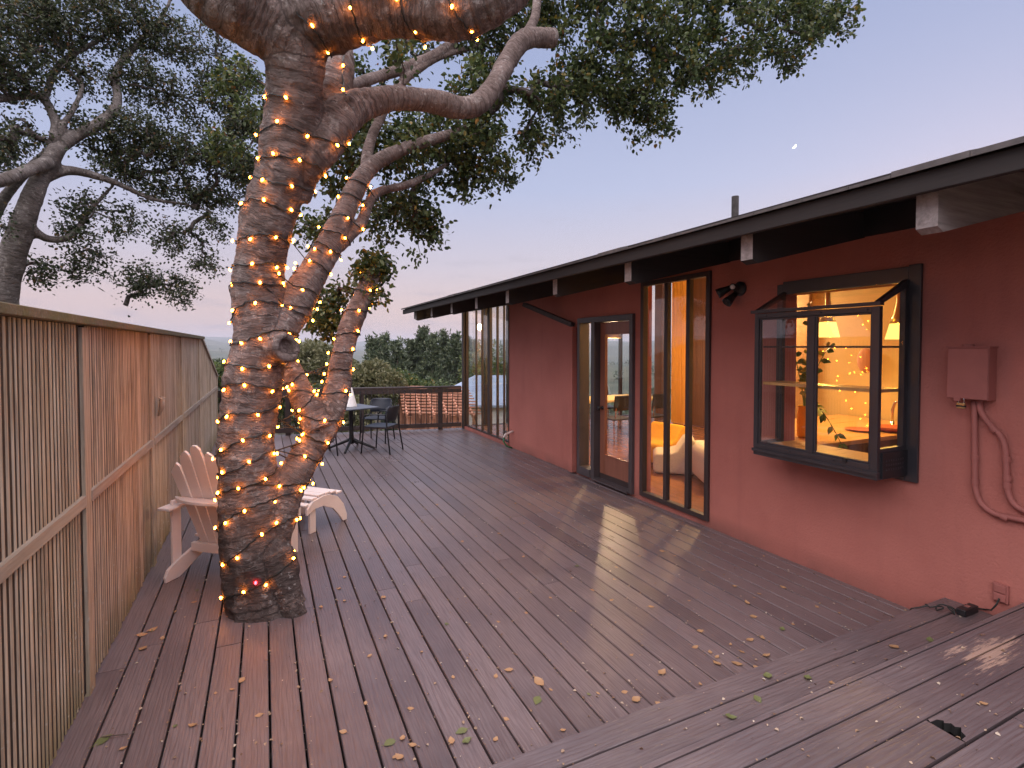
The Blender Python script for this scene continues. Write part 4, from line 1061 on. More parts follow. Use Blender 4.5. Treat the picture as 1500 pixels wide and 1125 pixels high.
side1b = [(768, 55, 4.6, .05), (784, 25, 4.75, .045), (792, -20, 4.95, .04), (830, -90, 5.2, .03)]
side2 = [(398, 500, 3.6, .13), (428, 452, 3.72, .125), (455, 405, 3.85, .108), (480, 365, 3.98, .10), (500, 320, 4.12, .088), (520, 278, 4.28, .08), (548, 240, 4.42, .066), (600, 215, 4.65, .055), (665, 195, 4.95, .042)]
side2b = [(496, 362, 4.05, .05), (512, 345, 4.12, .05), (530, 325, 4.25, .045), (550, 284, 4.45, .04), (598, 270, 4.7, .032), (640, 250, 5.0, .025)]
side2c = [(535, 250, 4.4, .05), (545, 200, 4.6, .045), (585, 125, 4.85, .042), (640, 85, 5.1, .034), (690, 70, 5.4, .025)]
third = [(392, 800, 3.62, .15), (414, 735, 3.70, .125), (440, 680, 3.82, .114), (469, 630, 3.94, .126), (491, 580, 4.06, .104), (500, 530, 4.16, .086), (511, 485, 4.26, .090), (530, 437, 4.36, .078), (545, 405, 4.42, .07)]
third2 = [(468, 630, 3.9, .13), (448, 590, 3.92, .095), (434, 558, 3.98, .085), (424, 530, 4.05, .06)]
farb = [(500, 130, 4.2, .045), (545, 115, 4.6, .05), (590, 100, 4.9, .05), (640, 78, 5.1, .045), (690, 40, 5.4, .03)]
root = [(402, 810, 3.56, .12), (418, 860, 3.54, .105), (432, 905, 3.52, .07), (440, 935, 3.52, .04)]
root2 = [(362, 840, 3.55, .12), (352, 890, 3.52, .09), (346, 935, 3.52, .05)]
oak_spec = [main, limbR, limbL, upr, side, side1b, side2, side2b, side2c, third, third2, farb, root, root2]
OL = limbs_from_px(oak_spec)
def knots(m):
    for (px, py, d, r, nrm) in ((419, 509, 3.47, .068, P(419, 509, 3.47)-P(395, 507, 3.6)), (511, 153, 3.52, .036, EYE-P(511, 153, 3.5)), (683, 152, 4.12, .034, EYE-P(683, 152, 4.1))):
        c = P(px, py, d); nn = nrm.normalized(); u = nn.orthogonal().normalized(); w = nn.cross(u)
        st = c-nn*.10; m.tube([st, c-nn*.02], [r*1.5, r*1.12], 12)
        k = [c+(u*math.cos(a)+w*math.sin(a)*1.25)*r for a in np.linspace(0, 2*PI, 17)]
        m.tube(k, r*.34, 7, cap=False)
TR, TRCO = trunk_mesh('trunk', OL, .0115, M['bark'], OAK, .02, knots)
ob = [(1215, 15, 6.1, .38), (1150, 40, 5.9, .55), (1060, 60, 5.7, .62), (975, 95, 5.6, .62), (945, 165, 5.5, .36), (890, 60, 5.4, .7), (860, 130, 5.35, .42), (800, 170, 5.3, .45), (735, 215, 5.25, .42), (700, 265, 5.3, .3), (650, 220, 5.3, .5), (610, 290, 5.2, .42), (625, 340, 5.2, .24), (560, 320, 5.0, .30), (595, 375, 5.0, .16), (560, 70, 5.4, .55, .6), (690, 60, 5.6, .55, .7), (760, 10, 5.7, .6), (1010, -60, 5.6, .8), (870, -70, 5.4, .8), (1150, -60, 6.1, .6), (540, 190, 5.0, .4, .8), (500, 240, 5.0, .35), (478, 470, 4.5, .17, 2.2), (492, 435, 4.6, .2, 1.6), (535, 395, 4.42, .16, 3.0), (555, 430, 4.45, .1, 2.), (455, 330, 4.9, .25), (700, 130, 5.0, .35), (640, -40, 5.2, .6, .7), (590, 205, 4.9, .35), (690, 185, 5.0, .3), (360, 130, 5.2, .35, .6), (350, 220, 5.6, .32, .8), (440, 420, 4.9, .16, .8), (580, 62, 3.75, .10, 2.)]
oC, oL, oP, oN = grow([l for l in OL[:-2] if l[1][-1] < .2], ob, 1650)
twigs('branch', oC, oL, oP, oN, M['bark2'], OAK)
leaves('crown', oC, oL, oP, M['oakleaf'], OAK, 36, .125, .050)
# ---- big oak behind the fence
LO = thing('oak_tree', 'grey spreading oak with sparse leaves rising behind the slat fence', 'tree', (P(5, 520, 6.6).x, P(5, 520, 6.6).y, -2.6))
lspec = [[(-14, 860, 6.6, .16), (-4, 600, 6.6, .155), (6, 430, 6.55, .15), (26, 350, 6.5, .135), (43, 300, 6.5, .115), (62, 255, 6.6, .10), (85, 215, 6.7, .095)],
 [(60, 265, 6.6, .085), (95, 250, 6.8, .09), (130, 255, 7.0, .075), (170, 268, 7.2, .06), (225, 292, 7.5, .05), (275, 300, 7.8, .035), (330, 318, 8.1, .02)],
 [(80, 222, 6.7, .11), (110, 200, 6.9, .105), (150, 178, 7.1, .10), (172, 150, 7.3, .085), (170, 105, 7.5, .075), (200, 65, 7.7, .06), (240, 20, 8, .045), (260, -30, 8.2, .03)],
 [(70, 238, 6.6, .11), (40, 250, 6.3, .10), (0, 265, 6.0, .10), (-60, 280, 5.7, .09)],
 [(78, 205, 6.7, .085), (82, 180, 6.8, .08), (65, 145, 6.9, .07), (50, 140, 6.8, .065), (0, 145, 6.5, .07), (-50, 148, 6.2, .06)],
 [(66, 145, 6.9, .06), (80, 105, 7.1, .065), (105, 80, 7.3, .06), (150, 55, 7.6, .045), (165, 20, 7.8, .035), (170, -40, 8, .025)],
 [(85, 195, 6.75, .06), (110, 155, 6.9, .05), (120, 125, 7.1, .045), (112, 95, 7.3, .035)],
 [(185, 122, 7.4, .04), (230, 132, 7.7, .038), (280, 145, 8.0, .03), (345, 160, 8.3, .015)],
 [(40, 330, 6.5, .09), (70, 350, 6.7, .07), (105, 345, 6.9, .06), (130, 310, 7.1, .05), (165, 272, 7.3, .035)],
 [(12, 410, 6.55, .06), (45, 385, 6.8, .04), (90, 395, 7.1, .03), (150, 425, 7.5, .022), (210, 465, 7.9, .014)],
 [(-40, 500, 6.7, .12), (-26, 380, 6.7, .10), (0, 300, 6.8, .085), (40, 250, 7.0, .08), (70, 220, 7.1, .06)]]
lspec = [lspec[0]]+[[(a, b, c, r*.74) for a, b, c, r in l] for l in lspec[1:]]
LL = limbs_from_px(lspec)
LT, _ = trunk_mesh('trunk', LL, .026, M['bark2'], LO, .012, None, -2.6)
lb = [(20, 30, 6.8, .6), (90, 20, 7.2, .6), (170, 30, 7.6, .6), (240, 50, 7.9, .5, .8), (300, 90, 8.2, .45, .6), (330, 40, 8.2, .4, .5), (20, 110, 6.6, .45), (120, 110, 7.2, .4, .7), (210, 120, 7.6, .45), (280, 160, 8., .42, .6), (340, 175, 8.2, .3, .6), (30, 200, 6.6, .35, .6), (130, 190, 7.1, .35, .8), (200, 200, 7.4, .45, 1.2), (270, 220, 7.7, .45, 1.3), (330, 230, 8., .4, 1.4), (360, 260, 8.1, .25, 1.2), (170, 240, 7.3, .35, 1.), (240, 270, 7.7, .4, 1.1), (300, 285, 8., .32, .9), (120, 300, 7.1, .28, .6), (190, 330, 7.5, .35, .6), (260, 350, 7.8, .38, .7), (300, 390, 8., .28, .6), (130, 390, 7.3, .35, .6), (210, 410, 7.7, .38, .75), (265, 425, 7.9, .30, .7), (60, 395, 6.9, .28, .5), (110, 340, 7., .3, .6), (310, 335, 8, .28, .7), (10, 330, 6.4, .25, .3), (-40, 60, 6.3, .6), (-40, 220, 6.2, .5), (350, 120, 8.2, .38, 1.), (362, 190, 8.2, .34, 1.4), (358, 245, 8.2, .3, 1.5), (315, 130, 8.1, .35, .8), (345, 290, 8.2, .22, 1.)]
lC, lLp, lP, lN = grow([l for l in LL if l[1][-1] < .1], lb, 3700)
twigs('branch', lC, lLp, lP, lN, M['bark2'], LO, .0036)
leaves('crown', lC, lLp, lP, M['oakleaf2'], LO, 15, .15, .045)
# ------------------------------------------------------------------ string lights wrapped on the oak
bvh = BVHTree.FromPolygons([tuple(v.co + LOC[TR.name]) for v in TR.data.vertices], [tuple(p.vertices) for p in TR.data.polygons])
ico = bmesh.new(); bmesh.ops.create_icosphere(ico, subdivisions=2, radius=.0080)
for v in ico.verts: v.co.z *= 1.45
BULB = bpy.data.meshes.new('bulb'); ico.to_mesh(BULB); ico.free(); BULB.materials.append(M['bulb']); BULB.polygons.foreach_set('use_smooth', [True]*len(BULB.polygons))
def resample(pts, rs, step):
    out = []; acc = 0; 
    for i in range(len(pts)-1):
        L = (pts[i+1]-pts[i]).length; k = max(1, int(L/step))
        for j in range(k): out.append((pts[i].lerp(pts[i+1], j/k), rs[i]+(rs[i+1]-rs[i])*j/k, (pts[i+1]-pts[i]).normalized()))
    return out
def wrap(label, paths, pitch, spacing, phase, s0=0., s1=1e9, seed=1, skip=None, red=None, crosses=True):
    rr = random.Random(seed)
    cable = []; s = 0.; ang = phase; prev = None; u = None
    for pts, rs in paths:
        rsm = resample(pts, rs, .012)
        for p, r, d in rsm:
            if prev is not None: s += (p-prev).length if (p-prev).length < .2 else 0
            step = (p-prev).length if prev is not None else 0
            prev = p
            if u is None: u = d.orthogonal().normalized()
            u = (u-d*u.dot(d)).normalized(); w = d.cross(u)
            pt = pitch(s) if callable(pitch) else pitch
            n = max(1, int(2*PI*step/pt*r/.02))
            for k in range(n):
                ang += 2*PI*step/pt/n*(1+.25*math.sin(s*9+seed))
                if s < s0 or s > s1: continue
                q = p + u*0
                dr = u*math.cos(ang)+w*math.sin(ang) + d*(.22*math.sin(ang+seed)+.1*math.sin(2.3*ang))
                dr.normalize(); o = p+dr*(r*2.2+.10)
                h, nn, _, _ = bvh.ray_cast(o, -dr, r*2.2+.10)
                if h is None: continue
                cable.append((h+nn*.008, nn))
    pts = [c for c, _ in cable]; b0 = pts[0] if pts else Vector()
    t = thing('string_lights', label, 'string lights', b0, 0, 'string lights wrapped around the oak')
    m = MB(); bulbs = []; acc = 0; nxt = spacing*.5; run = [pts[0]]
    for i in range(1, len(pts)):
        L = (pts[i]-pts[i-1]).length
        if L > .22:
            if len(run) > 2: m.tube(run, .0048, 4)
            run = [pts[i]]; continue
        acc += L
        run.append(pts[i])
        if acc > nxt:
            nxt = acc+spacing*rr.uniform(.75, 1.3)
            c, nn = cable[i]
            bulbs.append((c + nn*rr.uniform(.005, .015) + Vector((rr.uniform(-.012, .012), rr.uniform(-.012, .012), rr.uniform(-.028, .022))), c, nn))
    if len(run) > 2: m.tube(run, .0048, 4)
    bulbs = [b for b in bulbs if not (skip and skip(b[0]))][:100]
    for b, c, nn in bulbs:
        dd = (c-b); m.tube([c, b+dd*.12], [.004, .0062], 5)
    cb = m.build('cable', M['cable'], t, fix=False)
    for b, c, nn in bulbs:
        o = bpy.data.objects.new('bulb', BULB); COL.objects.link(o); o.parent = t; o.location = b-b0
        o.rotation_euler = (rr.uniform(-.7, .7), rr.uniform(-.7, .7), 0)
    if red is not None:
        rm = BULB.copy(); rm.materials.clear(); rm.materials.append(M['redbulb'])
        h, nn, _, _ = bvh.ray_cast(EYE, (red-EYE).normalized(), 9)
        o = bpy.data.objects.new('bulb', rm); COL.objects.link(o); o.parent = t; o.location = h+nn*.012-b0; o['label'] = 'single red bulb'
    return t
o_main, o_r, o_s2, o_3, o_32 = OL[0], OL[1], OL[6], OL[9], OL[10]
wrap('string lights wound around the lower oak trunk down to the deck', [o_main], lambda s: .30 if s < .75 else .168, .155, 1.0, .36, 1.75, 3, red=P(375, 853, 3.4))
wrap('string lights wound around the upper main trunk of the oak', [o_main], .172, .16, 2.2, 1.76, 3.7, 4)
wrap('string lights wound around the thick top limb of the oak', [o_r], .34, .155, 1.2, .1, 2.3, 5)
wrap('string lights wound around the slim side limb rising right of the trunk', [o_s2], .18, .18, .3, .12, 1.6, 6)
wrap('string lights wound around the low forked stem of the oak', [o_3], .18, .18, .6, .35, 2.4, 7)
wrap('short string of lights around the stub of the forked stem', [o_32], .15, .17, .6, .1, .8, 8)
# ------------------------------------------------------------------ trees below the deck
def ground_z(x, y):
    h, n, _, _ = GBVH.ray_cast(Vector((x, y, 500)), Vector((0, 0, -1))); return h.z if h else -5
GBVH = BVHTree.FromObject(GROUND, bpy.context.evaluated_depsgraph_get())
def pine(px, pytop, d, w, label, n=1500, seed=1, seg=.34):
    r = np.random.default_rng(seed); top = P(px, pytop, d); zg = ground_z(top.x, top.y); Hh = top.z-zg
    t = thing('pine_tree', label, 'tree', (top.x, top.y, zg), 0, 'pines beyond the far railing')
    b = Vector((top.x, top.y, zg))
    tm = MB(); tm.tube([b+Vector((0, 0, -.3)), b+Vector((.05, 0, Hh*.5)), b+Vector((0, 0, Hh*.97))], [.17, .10, .02], 7)
    pos = []; dr = []
    k = 0
    z = Hh*.12
    while z < Hh*.98:
        f = (z/Hh); R_ = w*(1-f)**.62*(.75+.5*r.random())
        nb = int(4+3*r.random())
        for j in range(nb):
            a = r.random()*6.283; tilt = .15+.55*f+r.normal()*.1
            L = R_*(.6+.55*r.random())
            d_ = np.array([math.cos(a)*math.cos(tilt), math.sin(a)*math.cos(tilt), math.sin(tilt)])
            s0 = np.array([top.x, top.y, zg+z]); e = s0+d_*L
            tm.tube([Vector(s0), Vector(s0+d_*L*.5-np.array([0, 0, .04*L])), Vector(e)], [.03*(1-f)+.012, .018, .006], 4, cap=False)
            m = int(14*L/.5)+6
            for q in range(m):
                u = .25+.8*r.random(); c = s0+d_*L*u+r.normal(size=3)*.13
                pos.append(c); dd = d_*.5+r.normal(size=3)*.55+np.array([0, 0, .45]); dr.append(dd)
        z += Hh*.045*(.7+.6*r.random())
    pos = np.array(pos); dr = np.array(dr)
    # each tuft is a spray of thin blades
    rep = 4; pos = np.repeat(pos, rep, 0)+rng.normal(size=(len(pos)*rep, 3))*.05; dr = np.repeat(dr, rep, 0)+rng.normal(size=(len(dr)*rep, 3))*.45
    L = rng.uniform(.16, .32, len(pos))*seg/.34
    me = leaf_mesh('crown', pos-np.array(b), unit(len(pos)), dr, L, L*.30)
    tm.build('trunk', M['bark_far'], t, fix=False); link('crown', me, M['pineleaf'], t)
M['bark_far'] = flat('far_bark', (.10, .075, .06), .9, .3, 3, .2)
M['whitebark'] = flat('pale_bark', (.42, .38, .33), .9, .2, 3, .2)
for i, (px, py, d, w, lb) in enumerate([
    (548, 493, 31, 1.5, 'left-most dark pine just right of the leaning stem'),
    (562, 488, 34, 1.3, 'slender pine with pointed tip behind the bistro table lantern'),
    (582, 500, 33, 1.5, 'shorter dark pine between slender pine and tall pine group'),
    (603, 499, 36, 1.5, 'pine left of the tallest pine beyond the railing'),
    (619, 483, 36, 1.8, 'tallest broad pine beyond the middle of the railing'),
    (634, 490, 33, 1.6, 'pine just right of the tallest broad pine'),
    (650, 486, 38, 1.7, 'pine with narrow spire left of the roof corner'),
    (668, 488, 34, 1.7, 'right-most pine beside the corner post'),
    (690, 496, 36, 1.8, 'pine seen through the slatted corner window')]): pine(px, py, d, w, lb, seed=20+i)
def bush(px, py, d, rx, rz, label, n, mat='bushleaf', L0=.13, seed=1, group=None, name='broad_tree', lob=9):
    r = np.random.default_rng(seed); c = P(px, py, d); zg = ground_z(c.x, c.y)
    t = thing(name, label, 'tree', (c.x, c.y, zg), 0, group); b = Vector((c.x, c.y, zg))
    lobes = []
    for i in range(lob):
        u = r.normal(size=3); u /= np.linalg.norm(u); u[2] = abs(u[2])*.8-.15
        lobes.append((np.array(c)+u*np.array([rx, rx, rz])*.62, (.34+.22*r.random())*rx))
    lobes.append((np.array(c), rx*.6))
    pos = []; 
    for lc, lr in lobes:
        m = n//len(lobes); u = r.normal(size=(m, 3)); u /= np.linalg.norm(u, axis=1, keepdims=True)
        rad = lr*(.55+.5*r.random((m, 1))**.5)*(1+.0*u[:, :1]); k = lc+u*rad*np.array([1, 1, rz/rx*1.0])
        pos.append(k)
    pos = np.concatenate(pos); nn = pos-np.array(c)
    keep = np.array([noise.noise(Vector(p*1.7/rx*2)) > -.28 for p in pos]); pos = pos[keep]; nn = nn[keep]
    d_ = nn/np.linalg.norm(nn, axis=1, keepdims=True)*.7+r.normal(size=pos.shape)*.7
    L = L0*r.uniform(.6, 1.3, len(pos)); me = leaf_mesh('crown', pos-np.array(b), r.normal(size=pos.shape)+np.array([0, 0, .6]), d_, L, L*.5)
    tm = MB(); tm.tube([b+Vector((0, 0, -.4)), b.lerp(c, .5)+Vector((.1, .1, 0)), c], [.2, .14, .05], 8)
    for lc, lr in lobes: tm.tube([b.lerp(c, .45), (b.lerp(c, .75)+Vector(lc))*.5, Vector(lc)], [.09, .05, .02], 5, cap=False)
    tm.build('trunk', M['whitebark'], t, fix=False); link('crown', me, M[mat], t)
bush(460, 540, 21, 1.9, 1.25, 'grey green bushy tree between the trunk and the leaning stem', 15000, seed=3)
bush(548, 562, 17, 1.0, .95, 'rounded olive bush behind the table lantern', 9000, seed=4, L0=.11)
bush(415, 590, 16, 1.4, 1.1, 'dark green bush seen through balusters left of the forked stem', 7000, 'oakleaf', .12, seed=5)
bush(505, 620, 15, 1.2, .9, 'low bush behind the balusters by the bistro table', 7000, seed=6, L0=.11)
bush(338, 585, 19, 1.6, 1.5, 'green tree just beyond the end of the slat fence', 9000, 'oakleaf', .13, seed=7)
bush(312, 552, 60, 3.2, 2.6, 'distant flat-crowned tree at the fence end, part way down the hill', 6000, 'pineleaf', .30, seed=8)
bush(590, 580, 24, 2.2, 1.3, 'shrubby tree behind the redwood lath pergola', 8000, 'oakleaf', .14, seed=9)
bush(730, 560, 26, 2.6, 2.2, 'leafy tree beyond the corner of the house', 7000, 'oakleaf', .15, seed=10)
# hillside woods far off: one mass nobody could count
def woods():
    r = np.random.default_rng(3); V = []; D = []; S = []
    for i in range(2600):
        a = R(-38)+r.random()*R(95); dist = 70*math.exp(r.random()*3.6); x, y = dist*math.sin(a), dist*math.cos(a)
        if dist < 130 and r.random() < .6: continue
        if noise.noise(Vector((x/160, y/160, 3.))) < -.12 and dist > 200: continue
        z = ground_z(x, y); h = r.uniform(4, 9)*(1 if dist > 120 else .7)
        m = 26
        u = r.normal(size=(m, 3)); u /= np.linalg.norm(u, axis=1, keepdims=True)
        V.append(np.array([x, y, z+h*.5])+u*np.array([h*.42, h*.42, h*.5])*r.uniform(.6, 1, (m, 1))); D.append(u); S.append(np.full(m, h*.33))
    V = np.concatenate(V); D = np.concatenate(D); S = np.concatenate(S)
    me = leaf_mesh('far_woods', V, r.normal(size=V.shape), D+r.normal(size=V.shape)*.6, S, S*.7)
    tag(link('far_woods', me, M['pineleaf']), 'dark wooded hillside fading into the distance', 'woods', kind='stuff')
woods()
# far houses on the hill left of the trunk
def far_house(px, py, d, w, label):
    c = P(px, py, d); zg = ground_z(c.x, c.y); t = thing('hill_house', label, 'house', (c.x, c.y, zg), 0, 'small houses on the distant hill')
    MB().box(c.x-w/2, c.x+w/2, c.y-4, c.y+4, zg-2, zg+4.5).build('wall', M['housewall'], t)
    MB().prism([(c.x-w/2-.6, zg+4.51), (c.x+w/2+.6, zg+4.51), (c.x, zg+7)], lambda a, b, q: (a, q, b), c.y-4.5, c.y+4.5).build('roof', M['farroof'], t)
for i, (px, py, d, lb) in enumerate([(318, 519, 640, 'pale far house left of the trunk, upper of the pair'), (327, 521, 700, 'pale far house nearest the trunk on the distant hill'), (309, 527, 520, 'pale far house lowest on the distant hill')]): far_house(px, py, d, 13-2*i, lb)
# ------------------------------------------------------------------ neighbour's pergola and roof below
def neighbour():
    d = 15.5
    a = P(596, 603, d); c = P(668, 574, 21)
    p = thing('lath_pergola', 'redwood lath pergola with slatted roof below the far railing', 'pergola', (P(640, 605, d).x, P(640, 605, d).y, ground_z(P(640, 605, d).x, P(640, 605, d).y)))
    # local axes: along the front edge (e) and depth (f)
    A = P(590, 604, 15.0); B = P(706, 606, 15.6); e = (B-A); Ln = e.length; e.normalize(); f = Vector((-e.y, e.x, 0)).normalized()
    if f.dot(FW) < 0: f = -f
    roof0 = A.z-.0
    zb = ground_z(A.x, A.y)
    for i in range(10):
        o = f*(.26*i) + Vector((0, 0, .065*i))
        MB().bar(A+o, B+o, .10, .035).build('roof_lath', M['redwood'], p)
    for i in range(6):
        q = A+e*(Ln*(i+.3)/6); MB().bar(q-Vector((0, 0, .10))-f*.1, q+f*2.5+Vector((0, 0, .525)), .05, .13).build('rafter', M['redwood'], p)
    for i in range(4):
        q = A+e*(Ln*(i+.3)/3.6)+f*.12; q.z = 0
        MB().box(q.x-.06, q.x+.06, q.y-.06, q.y+.06, zb-.5, roof0-.15).build('post', M['redwood'], p)
    n = 34
    for i in range(n):
        q = A+e*(Ln*(i+.5)/n)+f*2.3; h = roof0+.35
        MB().bar(Vector((q.x, q.y, zb-.6)), Vector((q.x, q.y, h)), .115, .02, f).build('wall_board', M['redwood'], p)
    n_ = thing('neighbour_house', 'low neighbouring building with blue grey sloping roof behind the pergola', 'house', (c.x, c.y, zb))
    C0 = P(622, 596, 19.5); C1 = P(760, 596, 19.5); e2 = (C1-C0); L2 = e2.length; e2.normalize(); f2 = Vector((-e2.y, e2.x, 0)).normalized()
    if f2.dot(FW) < 0: f2 = -f2
    ridge = 1.05
    def at(u, v, z): q = C0+e2*u+f2*v; return (q.x, q.y, C0.z+z)
    rf = MB(); rf.add([at(-.3, -.2, 0), at(L2, -.2, 0), at(L2, 3.6, ridge*.86), at(1.6, 3.6, ridge*.86), at(-.3, -.2, .08), at(L2, -.2, .08), at(L2, 3.6, ridge*.86+.08), at(1.6, 3.6, ridge*.86+.08)], [(0, 1, 2, 3), (4, 5, 6, 7), (0, 1, 5, 4), (1, 2, 6, 5), (2, 3, 7, 6), (3, 0, 4, 7)])
    rf.build('roof', M['shingleblue'], n_)
    wl = MB(); wl.add([at(0, 0, -4), at(L2, 0, -4), at(L2, 3.5, -4), at(1.5, 3.5, -4), at(0, 0, -.01), at(L2, 0, -.01), at(L2, 3.5, -.01), at(1.5, 3.5, -.01)], [(0, 1, 2, 3), (4, 5, 6, 7), (0, 1, 5, 4), (1, 2, 6, 5), (2, 3, 7, 6), (3, 0, 4, 7)])
    wl.build('wall', M['housewall'], n_)
neighbour()
# ------------------------------------------------------------------ fallen leaves
def one_leaf(seed):
    r = random.Random(seed); L = .05; bm_ = []
    cup = r.uniform(.10, .34); curl = r.uniform(.0, .35); n = 8; vs = []; fs = []
    for i in range(n+1):
        u = i/n; w = .5*L*.62*math.sin(PI*min(.999, max(.02, u))**.85)*(1+.12*(i % 2))
        z = curl*L*(u-.5)**2*2
        vs += [((u-.5)*L, -w, z+cup*w*1.2), ((u-.5)*L, 0, z), ((u-.5)*L, w, z+cup*w*1.2*r.uniform(.4, 1.3))]
    for i in range(n):
        fs += [(i*3, i*3+3, i*3+4, i*3+1), (i*3+1, i*3+4, i*3+5, i*3+2)]
    m = MB().add(vs, fs); m.tube([(-.5*L, 0, .002), (-.72*L, .004, .004)], .0008, 4)
    return m
def surf(p):
    if p.y < 1.41: return .33
    if p.y < 1.828: return .166
    return .0
leafdata = []
for i in range(6):
    m = one_leaf(i); me = bpy.data.meshes.new('fallen_leaf'); me.from_pydata(m.v, [], m.f); me.materials.append(M['dryleaf'] if i < 4 else M['greenleaf']); me.polygons.foreach_set('use_smooth', [True]*len(me.polygons)); leafdata.append(me)
big = [(790, 1000, 0, 1.5, 'd'), (787, 1027, 0, 1.3, 'g'), (931, 1027, 0, 1.2, 'd'), (745, 983, 0, 1., 'd'), (572, 1088, 0, 1.3, 'g'), (585, 1110, 0, 1.0, 'd'), (676, 1072, 0, 1.2, 'g'), (683, 1087, 0, 1.0, 'g'), (661, 1086, 0, .9, 'd'), (151, 1085, 0, 1.5, 'g'), (208, 931, 0, 1.2, 'd'), (209, 951, 0, 1.2, 'd'), (224, 923, 0, 1.2, 'd'), (238, 935, 0, .8, 'd'), (354, 998, 0, 1., 'd'), (282, 1063, 0, .9, 'd'), (1147, 861, 0, 1., 'd'), (1094, 884, 0, 1., 'd'), (1103, 904, 0, 1., 'd'), (1146, 922, 0, 1., 'g'), (1117, 935, 0, .9, 'd'), (1079, 973, 0, 1.2, 'd'), (1050, 973, 0, 1.1, 'd'), (1098, 938, 0, 1.1, 'd'), (1123, 961, 0, 1., 'd'), (1177, 956, 0, 1., 'd'), (1294, 914, 0, 1.2, 'd'), (1107, 978, 0, .8, 'd'), (970, 986, 0, 1.2, 'd'), (1025, 925, 0, .9, 'd'), (1018, 949, 0, .9, 'd'), (1125, 992, 1, 1.2, 'g'), (1183, 994, 1, 1.1, 'g'), (1110, 1025, 1, 1., 'g'), (1071, 1052, 1, 1., 'g'), (1309, 948, 1, 1.3, 'd'), (1362, 938, 1, 1., 'g'), (1399, 931, 1, .9, 'd'), (1218, 1001, 1, .7, 'd'), (1144, 1042, 1, .8, 'd'), (1441, 1032, 2, .7, 'd'), (1076, 860, 0, .9, 'd'), (954, 890, 0, .9, 'd'), (868, 866, 0, .8, 'd'), (970, 808, 0, 1., 'd'), (937, 815, 0, .8, 'd'), (845, 830, 0, .8, 'g'), (677, 794, 0, .9, 'd'), (731, 782, 0, .9, 'd'), (562, 876, 0, 1., 'd'), (505, 846, 0, .8, 'd'), (655, 914, 0, .8, 'g'), (470, 890, 0, .8, 'd'), (818, 752, 0, .8, 'd'), (755, 738, 0, .8, 'd'), (776, 739, 0, .8, 'd'), (640, 740, 0, .9, 'd')]
LG = 'fallen leaves scattered on the deck'
rr = random.Random(11)
def put_leaf(p, s, green, lab):
    o = bpy.data.objects.new('fallen_leaf', leafdata[rr.choice([4, 5] if green else [0, 1, 2, 3])]); COL.objects.link(o)
    o.location = (p.x, p.y, p.z+.002); o.rotation_euler = (rr.uniform(-.15, .15), rr.uniform(-.15, .15), rr.uniform(0, 6.28)); o.scale = (s, s, s*rr.uniform(.8, 1.4)); tag(o, lab, 'leaf', LG)
for px, py, lev, s, kd in big:
    z = (0., .166, .33)[lev]
    put_leaf(G(px, py, z), s*1.0, kd == 'g', ('green' if kd == 'g' else 'dry brown') + ' fallen leaf on ' + ('the lower deck boards', 'the step', 'the upper deck')[lev])
for i in range(75):
    px, py = rr.uniform(150, 1250), rr.uniform(700, 1110); p = G(px, py, 0)
    if p.x < FX+.15 or p.x > WALLX-.1 or p.y < 1.95 or (Vector((p.x-.02, p.y-3.95, 0)).length < .45): continue
    put_leaf(p, rr.uniform(.45, .8), rr.random() < .12, 'small fallen leaf on the lower deck boards')
# tiny litter: nobody could count it
def litter():
    V = []; Dd = []; Ls = []
    r = random.Random(2)
    for i in range(4600):
        x, y = r.uniform(FX+.1, WALLX-.05), r.uniform(-.3, 9.5)
        if r.random() < .55: x = (FX-.16)+round((x-FX+.16)/.1435)*.1435 + r.uniform(-.012, .012)
        p = Vector((x, y, 0)); z = surf(p)+.003; V.append((x, y, z)); a = r.uniform(0, 6.28); Dd.append((math.cos(a), math.sin(a), r.uniform(-.1, .35))); Ls.append(r.choice([.006, .008, .010, .012, .018]))
    V = np.array(V); Dd = np.array(Dd); Ls = np.array(Ls)
    me = leaf_mesh('leaf_litter', V, np.tile([[0, 0, 1.]], (len(V), 1))+rng.normal(size=V.shape)*.3, Dd, Ls, Ls*.7, .3)
    tag(link('leaf_litter', me, M['litter']), 'tiny leaf crumbs and specks scattered over deck boards', 'litter', kind='stuff')
litter()
sp = G(165, 1080, .004); tw = MB().tube([sp+Vector((-.05, .02, .002)), sp+Vector((0, 0, .008)), sp+Vector((.06, -.012, .004))], .0025, 5)
tag(tw.build('fallen_twig', M['bark_far']), 'short bare twig on the deck by the fence', 'twig')
# ------------------------------------------------------------------ moon
def moon():
    d = 9000; c = P(1163, 214, d); s = 9000*3.3/F
    u = (RT*.75-UP*.55).normalized(); v = ray(1163, 214).normalized().cross(u).normalized(); w = ray(1163, 214).normalized()
    out = [(math.cos(a), math.sin(a)) for a in np.linspace(-PI/2, PI/2, 15)] + [(.62*math.cos(a), math.sin(a)) for a in np.linspace(PI/2-.12, -PI/2+.12, 13)]
    o = MB().prism(out, lambda p, q, t: c+u*(p*s)+v*(q*s)+w*t, 0, 30).build('moon', M['moon']); tag(o, 'thin white crescent moon in the blue sky above the roof', 'moon')
moon()
def haze():
    m = NT('haze'); v = m.n('ShaderNodeVolumePrincipled', i_Color=(.80, .84, .95, 1), i_Density=HAZE); m.t.links.new(v.outputs[0], m.out.inputs[1])
    o = MB().box(-5600, 5600, -5600, 5600, -130, 110).build('haze', m.m); tag(o, 'pale evening haze over the valley', 'haze', kind='stuff')
HAZE = .00022
haze()
